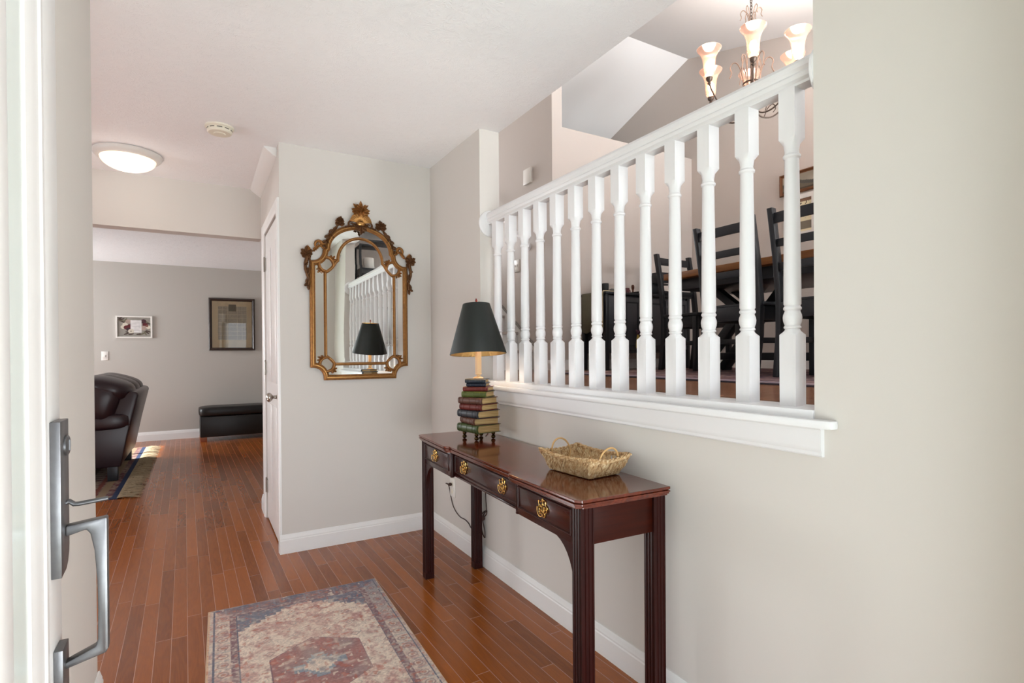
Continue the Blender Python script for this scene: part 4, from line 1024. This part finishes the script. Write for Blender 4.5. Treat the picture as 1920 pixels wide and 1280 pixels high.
sw = tag(w.build('stair_light_switch', M_PLAST, bevel=.002), 'white double switch plate on the stair wall seen between the far balusters', 'light switch')
for yy in (4.635, 4.680): MB().box(XG-.014, XG-.006, yy-.005, yy+.005, 2.040, 2.062).build('toggle', M_PLAST, sw)

# ------------------------------------------------------------------ dining room
M_TTOP = wood_mat('oiled_oak_top', '#6e3f22', '#94602f', 'Y', .35)
dt = thing('dining_table', 'black trestle dining table with brown plank top beyond the railing', 'table', (3.53, 2.10, ZD+.009))
w = MB(); w.box(-.45, .45, -.95, .90, .695, .742); w.build('plank_top', M_TTOP, dt, bevel=.004)
w = MB(); w.box(-.38, .38, -.86, .82, .615, .695); w.build('apron', M_BLACK, dt, bevel=.004)
for sx in (-1, 1):
    xx = sx*.13
    w = MB(); w.bar((xx, .82, .012), (xx, .27, .64), .06, .075, (1, 0, 0)); w.build('cross_brace', M_BLACK, dt, bevel=.003)
    w = MB(); w.bar((xx, .74, .665), (xx, .42, .42), .055, .075, (1, 0, 0)); w.build('cross_brace', M_BLACK, dt, bevel=.003)
w = MB(); w.box(-.03, .03, -.80, .75, .085, .140); w.build('stretcher', M_BLACK, dt, bevel=.003)
def make_chair():
    c = thing('dining_chair', '', 'chair')
    # local: faces +y, back at -y ; width along x
    for sx in (-1, 1):
        w = MB(); pts = [(sx*.207, -.225, 0), (sx*.211, -.19, .25), (sx*.213, -.185, .44), (sx*.213, -.215, .70), (sx*.213, -.265, .975)]
        vs = []; hw, hd = .017, .021
        for x, y, z in pts: vs += [(x-hw, y-hd, z), (x+hw, y-hd, z), (x+hw, y+hd, z), (x-hw, y+hd, z)]
        fs = [(k*4+i, k*4+(i+1) % 4, k*4+4+(i+1) % 4, k*4+4+i) for k in range(4) for i in range(4)]+[(3, 2, 1, 0), (16, 17, 18, 19)]
        w.add(vs, fs); w.build('back_post', M_BLACK, c, bevel=.004)
        w = MB(); w.box(sx*.214-.019, sx*.214+.019, .130, .168, 0, .43); w.build('leg', M_BLACK, c, bevel=.003)
        w = MB(); w.box(sx*.213-.009, sx*.213+.009, -.19, .14, .20, .235); w.build('side_stretcher', M_BLACK, c, bevel=.002)
    w = MB(); w.box(-.240, .240, -.185, .185, .430, .455); w.build('seat', M_BLACK, c, bevel=.008)
    w = MB(); w.box(-.198, .198, -.205, -.185, .345, .435); w.box(-.198, .198, .140, .158, .345, .435); w.box(-.222, -.204, -.18, .14, .345, .435); w.box(.204, .222, -.18, .14, .345, .435); w.build('seat_rail', M_BLACK, c, bevel=.002)
    for z, h in ((.915, .060), (.775, .045), (.640, .045)):
        yb = -.185-.08*((z-.44)/.535)**1.3
        w = MB(); n = 6
        poly = [(x, yb-.012-.010*(1-(x/.198)**2), 0) for x in np.linspace(-.198, .198, n+1)]+[(x, yb+.004-.010*(1-(x/.198)**2), 0) for x in np.linspace(.198, -.198, n+1)]
        w.prism(poly, (0, 0, z-h/2), (0, 0, z+h/2)); w.build('back_slat', M_BLACK, c, bevel=.002)
    return c
c0 = make_chair(); GR = 'black ladder back chairs around the dining table'
spots = [((3.535, 3.07, ZD+.009), PI, 'black ladder-back chair at the far head of the dining table, smallest in view'),
         ((3.155, 2.300, ZD+.009), -PI/2-R_(2), 'black ladder-back chair on the railing side, between the far chair and the nearest one'),
         ((3.125, 1.735, ZD+.009), -PI/2, 'black ladder-back chair cut off by the wall edge, nearest on the railing side')]
for i, (loc, rz, lab) in enumerate(spots):
    c = c0 if i == 0 else copy_tree(c0)
    c.location = loc; c.rotation_euler.z = rz; c.scale.x = .90 if i == 0 else 1; c['label'] = lab; c['group'] = GR
def rug3(U, V):
    n = vnoise(U, V, 9, 6); n2 = vnoise(U, V, 40, 7); c = lerp3(np.broadcast_to(L3('#6b4b4a'), U.shape+(3,)), L3('#9a817a'), np.clip(n*1.6-.5, 0, 1)); c = lerp3(c, L3('#4a3a48'), (n2 > .6)*.8)
    d = np.minimum(U, 4.2-V); c[(U > .05) & (U < .14)] = L3('#8c7f88'); c[U < .03] = L3('#3a3a46'); return c
dr = thing('dining_rug', 'muted rose patterned rug under the dining table with a dark edge', 'rug', (2.34, -.3, ZD))
MB().box(0, 1.9, 0, 3.75, .0005, .0075).build('rug_base', mat('rug_edge_dark', '#33323c', .9), dr)
paint_grid('rug_field', vcol_mat('dining_rug_wool', .95), 120, 200, rug3, dr, (.002, .002, .0082), (1.896, 0, 0), (0, 3.746, 0))

# coffee cart cabinet
cb = thing('coffee_cabinet', 'black coffee cabinet with panelled door against the far dining room wall', 'cabinet', (3.45, 3.83, ZD))
w = MB(); w.box(-.41, .65, -.20, .15, .665, .687); w.build('cabinet_top', M_BLACK, cb, bevel=.003)
w = MB(); w.box(-.37, .63, -.17, .14, .15, .665); w.build('cabinet_body', mat('black_painted_wood', '#343438', .4), cb, bevel=.003)
for x, y in ((-.385, -.175), (-.385, .13), (.615, -.175), (.615, .13)):
    w = MB(); w.box(x-.018, x+.018, y-.018, y+.018, 0, .665); w.build('leg', M_BLACK, cb, bevel=.003)
for x0, x1, kx in ((-.20, .00, -.02), (.02, .30, .05), (.32, .60, .35)):
    w = MB(); w.box(x0, x1, -.188, -.170, .18, .645); d_ = w.build('door', mat('charcoal_cabinet_door', '#3c3c40', .35), cb, bevel=.002)
    w = MB(); w.sweep([(x0+.035, -.188, .22), (x1-.035, -.188, .22), (x1-.035, -.188, .60), (x0+.035, -.188, .60)], [(-.008, 0), (-.006, .005), (.006, .002), (.008, -.002)], closed=True, normal=(0, -1, 0)); w.build('panel_moulding', M_BLACK, d_, smooth=20)
    w = MB(); w.lathe([(.005, 0), (.005, .01), (.011, .016), (.010, .022), (.001, .025)], 14, (kx, -.188, .42), Matrix.Rotation(PI/2, 4, 'X')); w.build('knob', M_BLACK, d_, smooth=60)
tw = MB(); n = 16
vs = []
prof = [(-.419, .335), (-.418, .50), (-.417, .675), (-.410, .6895), (-.36, .6895), (-.27, .6895)]
for x, zz in prof:
    for k in range(n+1):
        y = -.165+.30*k/n; vs.append((3.45+x-(.003*math.sin(k*1.9) if x < -.412 else 0), 3.83+y, ZD+zz+(.008*math.sin(k*.9) if zz < .4 else 0)))
tw.add(vs, [(j*(n+1)+k, j*(n+1)+k+1, (j+1)*(n+1)+k+1, (j+1)*(n+1)+k) for j in range(len(prof)-1) for k in range(n)])
two = tw.build('tea_towel', mat('olive_grey_linen', '#6d6a58', .9, vary=.15, vscale=60, bump=.4, bscale=500), smooth=60)
md = two.modifiers.new('t', 'SOLIDIFY'); md.thickness = .003; md.offset = 0
tag(two, 'olive grey tea towel draped over the left side of the coffee cabinet', 'towel')
w = MB(); w.tube([(3.45+x-.003, 3.83-.166, ZD+zz+.003) for x, zz in prof], .0065, 6); w.build('cream_edge', mat('cream_cotton', '#b8a888', .9), two, smooth=60)
ZC = ZD+.6875
w = MB(); w.lathe([(.030, 0), (.033, .095), (.030, .096), (.028, .02), (.001, .02)], 20, (3.192, 3.82, ZC), cap=False); w.add([], [])
tag(w.build('black_tumbler', mat('matte_black_ceramic', '#28292a', .5), smooth=40), 'matt black tumbler standing left on the coffee cabinet', 'cup')
w = MB(); w.lathe([(.022, 0), (.024, .05), (.021, .051), (.019, .006), (.001, .006)], 16, (3.287, 3.84, ZC), cap=False)
w.tube([(3.264, 3.84, ZC+.045), (3.282, 3.84, ZC+.053), (3.307, 3.84, ZC+.053)], .004, 6)
tag(w.build('small_glass_cup', mat('cloudy_glass', '#a8a6a0', .15, trans=.5), smooth=40), 'small glass cup with a dark rim between the black tumbler and the red mug', 'cup')
mg = thing('red_mug', 'dull red mug with a handle on the coffee cabinet', 'mug', (3.455, 3.83, ZC))
w = MB(); w.lathe([(.027, 0), (.029, .004), (.029, .066), (.0265, .067), (.025, .006), (.001, .006)], 20, cap=False); w.build('mug_body', mat('dusty_red_glaze', '#6c3a3f', .35), mg, smooth=40)
w = MB(); w.tube([(.027+.020*math.sin(R_(a)), 0, .036+.022*math.cos(R_(a))) for a in range(0, 181, 20)], .004, 8); w.build('mug_handle', mat('dusty_red_handle', '#6c3a3f', .35), mg, smooth=60)
w = MB(); w.box(3.50, 4.00, 3.72, 3.96, ZC, ZC+.012); w.box(3.50, 3.51, 3.72, 3.96, ZC+.012, ZC+.030); w.box(3.99, 4.00, 3.72, 3.96, ZC+.012, ZC+.03)
tag(w.build('coffee_tray', M_BLACK, bevel=.003), 'low black tray on the coffee cabinet under the tamper and machine', 'tray')
w = MB(); w.lathe([(.026, 0), (.026, .022), (.008, .028), (.007, .045), (.013, .058), (.015, .080), (.011, .095), (.001, .098)], 18, (3.562, 3.86, ZC+.0125))
tag(w.build('coffee_tamper', mat('turned_walnut', '#5a3222', .35), smooth=60), 'coffee tamper with a rounded brown wooden handle standing on the tray', 'tamper')
cm = thing('coffee_machine', 'black and chrome coffee machine at the right end of the coffee cabinet', 'coffee machine', (3.885, 3.86, ZC+.0125))
w = MB(); w.box(-.07, .07, .01, .08, 0, .20); w.box(-.07, .07, -.09, .01, .125, .225); w.box(-.07, .07, -.09, .08, 0, .018); w.build('machine_body', M_BLACK, cm, bevel=.006)
w = MB(); w.lathe([(.028, 0), (.028, .012), (.020, .020)], 18, (0, -.045, .100)); w.lathe([(.026, 0), (.030, .045), (.028, .046), (.024, .004), (.001, .004)], 18, (0, -.045, .019), cap=False); w.build('chrome_jug', mat('polished_chrome', '#d0d0d0', .12, 1), cm, smooth=50)
w = MB(); w.tube([(0, -.07, .106), (0, -.13, .100)], .008, 8); w.build('portafilter_handle', M_BLACK, cm)
hb = thing('dried_flower_bundle', 'little bundle of purple and yellow dried flowers hanging on the coffee cabinet door', 'dried flowers', (3.405, 3.628, ZD+.27))
w = MB(); rr = random.Random(9)
for k in range(16): w.blob((rr.uniform(-.022, .022), rr.uniform(-.012, .006), .065+rr.uniform(-.015, .02)), (.010, .008, .010), 8, 6)
w.build('purple_blossoms', mat('dried_purple', '#4c2f3f', .8), hb)
w = MB()
for k in range(26): a = rr.uniform(-.020, .020); w.tube([(a*.3, 0, .065), (a, -.008+rr.uniform(-.006, .006), .0), (a*1.4, rr.uniform(-.01, .0), -.085+rr.uniform(0, .04))], .0028, 5)
w.build('yellow_stems', mat('dried_yellow', '#b39a4a', .8), hb)

# pictures on the dining side wall
wp = thing('landscape_painting', 'wide gold framed landscape painting high on the dining room side wall', 'picture', (XD, 2.62, 2.66))
ya, yb, za, zb = 2.24, 3.005, 2.565, 2.752
w = MB(); w.sweep([(XD, ya+.012, za+.012), (XD, ya+.012, zb-.012), (XD, yb-.012, zb-.012), (XD, yb-.012, za+.012)], [(-.014, 0), (-.014, .016), (-.004, .020), (.006, .012), (.014, .010), (.014, 0)], closed=True, normal=(-1, 0, 0))
P(w.build('frame', mat('bronzed_frame', '#6d4428', .4, .3), smooth=20), wp)
def land(U, V):
    h = .163; n = vnoise(U, V, 14, 1); c = lerp3(np.broadcast_to(L3('#a39a8c'), U.shape+(3,)), L3('#8c8476'), n)
    hill = .075+.02*np.sin(U*14)+.02*vnoise(U, V*0, 20, 3); c[V < hill] = L3('#57554f'); c[V < hill-.03] = L3('#6d6455'); c[V < .025] = L3('#4d443a')
    e = np.minimum(np.minimum(U, .741-U), np.minimum(V, h-V)) < .012; c[e] = L3('#b59a6e'); return c
P(paint_grid('canvas', vcol_mat('painted_canvas', .6), 150, 40, land, None, (XD-.009, yb-.012, za+.012), (0, -.741, 0), (0, 0, .163)), wp)
cp = thing('cream_wall_chart', 'cream printed chart in a pale frame on the dining side wall under the painting', 'picture', (XD, 2.74, 2.37))
w = MB(); w.sweep([(XD, 2.695, 2.20), (XD, 2.695, 2.525), (XD, 2.95, 2.525), (XD, 2.95, 2.20)], [(-.020, 0), (-.020, .014), (.020, .014), (.020, 0)], closed=True, normal=(-1, 0, 0)); P(w.build('frame', M_PLAST, smooth=20), cp)
def chart(U, V):
    c = np.broadcast_to(L3('#ece0bd'), U.shape+(3,)).copy(); n = vnoise(U, V, 90, 5); c[(n > .80) & (V > .12)] = L3('#5d5546'); c[(V < .10) & (V > .03)] = L3('#857c6c'); c[V > .27] = L3('#8a6a55'); return c
P(paint_grid('chart_sheet', vcol_mat('chart_paper', .7), 60, 70, chart, None, (XD-.008, 2.94, 2.21), (0, -.245, 0), (0, 0, .305)), cp)

# etagere seen in the mirror
et = thing('black_etagere', 'tall black open shelf in the dining room, seen only in the gilt mirror', 'shelf', (2.30, -.75, ZD))
w = MB()
w.build
for x in (-.38, .38):
    for y in (-.17, .17): MB().box(x-.018, x+.018, y-.018, y+.018, 0, 1.735).build('post', M_BLACK, et, bevel=.002)
for zz, th in ((.30, .022), (.80, .022), (1.28, .097), (1.71, .028)): MB().box(-.38, .38, -.17, .17, zz, zz+th).build('shelf_board', M_BLACK, et, bevel=.002)
w = MB(); w.lathe([(.085, 0), (.088, .01), (.088, .165), (.082, .168), (.078, .01), (.001, .01)], 30, (2.11, -.75, ZD+1.3775), cap=False)
tag(w.build('white_ceramic_pot', mat('white_glaze', '#dedbd6', .25), smooth=40), 'white round pot on the upper board of the black shelf, seen in the mirror', 'pot')

# ------------------------------------------------------------------ chandelier
M_BRONZE = mat('aged_bronze_iron', '#5f5148', .45, .6)
tg = NT('amber_glass_shade'); b = tg.b
b.inputs['Base Color'].default_value = (*lin('#ffe2d2'), 1); b.inputs['Roughness'].default_value = .25; b.inputs['Transmission Weight'].default_value = .75; b.inputs['IOR'].default_value = 1.2
b.inputs['Emission Color'].default_value = (*lin('#ffb99a'), 1); b.inputs['Emission Strength'].default_value = .10; M_AMB = tg.m
M_BULB = mat('bright_bulb', '#ffffff', .4, emit='#ffe9d0', estr=22)
CHX, CHY = 3.52, 2.55; CHZ = 3.375
ch = thing('chandelier', 'bronze scrolled chandelier with glowing bell glass shades hanging over the dining table', 'chandelier', (CHX, CHY, CHZ))
w = MB(); top = vault(CHY)-CHZ
w.lathe([(.012, -.52), (.020, -.50), (.010, -.47), (.014, -.44), (.008, -.40), (.008, .0), (.014, .01), (.008, .02), (.006, .14)], 12)
w.lathe([(.055, -.235), (.062, -.228), (.055, -.221)], 24, cap=False)
w.build('stem', M_BRONZE, ch, smooth=50)
w = MB(); k = 0; zz = .14
while zz < top-.02:
    a = k*PI/2; w.tube([(math.cos(a)*.008*math.cos(t), math.sin(a)*.008*math.cos(t), zz+.016+.016*math.sin(t)) for t in np.linspace(0, 2*PI, 12, endpoint=False)], .0028, 6, closed=True); zz += .024; k += 1
w.build('chain', M_BRONZE, ch, smooth=60)
w = MB(); w.lathe([(.065, top), (.065, top-.01), (.02, top-.03), (.008, top-.045)], 24); w.build('canopy', M_BRONZE, ch, smooth=50)
w = MB()
for k in range(6):
    a = R_(60*k+10); ca, sa = math.cos(a), math.sin(a)
    w.tube(spl([(ca*r, sa*r, z_) for r, z_ in ((.008, .10), (.012, .20), (.030, .285), (.055, .315), (.072, .295), (.066, .265), (.075, .245))], 4), .0032, 6)
    w.tube(spl([(ca*r, sa*r, z_) for r, z_ in ((.01, .10), (.02, .04), (.05, -.04), (.065, -.12), (.055, -.22), (.045, -.32), (.02, -.46))], 4), .004, 6)
    w.tube(spl([(ca*r, sa*r, z_) for r, z_ in ((.055, -.20), (.070, -.13), (.095, -.07), (.125, -.06), (.145, -.09), (.135, -.13), (.15, -.17))], 4), .0042, 6)
w.build('scrollwork', mat('antique_rose_bronze', '#9a8272', .45, .4), ch, smooth=60)
dirv = math.atan2(CHY, CHX)   # viewing direction towards the chandelier
for k in range(6):
    a = dirv+PI+R_(60*k)+R_(2); ca, sa = math.cos(a), math.sin(a); R = .33
    ar = bpy.data.objects.new('arm', None)
    w = MB(); pts = spl([(ca*r, sa*r, z_) for r, z_ in ((.02, -.42), (.08, -.47), (.17, -.46), (.26, -.38), (.315, -.29), (R, -.235))], 5); w.tube(pts, .0055, 8)
    w.tube(spl([(ca*r, sa*r, z_) for r, z_ in ((.10, -.465), (.13, -.40), (.17, -.37), (.19, -.40), (.17, -.43))], 4), .0035, 6)
    arm = w.build('arm', M_BRONZE, ch, smooth=60)
    w = MB(); w.lathe([(.006, -.262), (.014, -.25), (.008, -.24), (.022, -.225), (.024, -.208), (.014, -.20)], 16, (ca*R, sa*R, 0)); w.build('candle_cup', M_BRONZE, arm, smooth=50)
    w = MB(); w.lathe([(.022, -.205), (.034, -.19), (.040, -.15), (.042, -.11), (.047, -.07), (.062, -.032), (.082, -.008), (.086, 0), (.083, 0), (.059, -.034), (.045, -.07), (.0395, -.11), (.0375, -.15), (.031, -.188)], 28, (ca*R, sa*R, 0), cap=False); w.build('glass_shade', M_AMB, arm, smooth=60)
    w = MB(); w.lathe([(.010, -.195), (.011, -.165), (.020, -.145), (.024, -.12), (.018, -.098), (.001, -.088)], 14, (ca*R, sa*R, 0)); w.build('bulb', M_BULB, arm, smooth=60)
    point('chandelier_light', (ca*R, sa*R, .03), 3.4, (1, .95, .90), .05, ch)

# ------------------------------------------------------------------ outside ground seen in reflections
struct(MB().box(-14, 18, -16, .1, -.2, -.12).build('ground_outside', mat('lawn_green', '#5c6b3d', .9, vary=.3, vscale=3)))
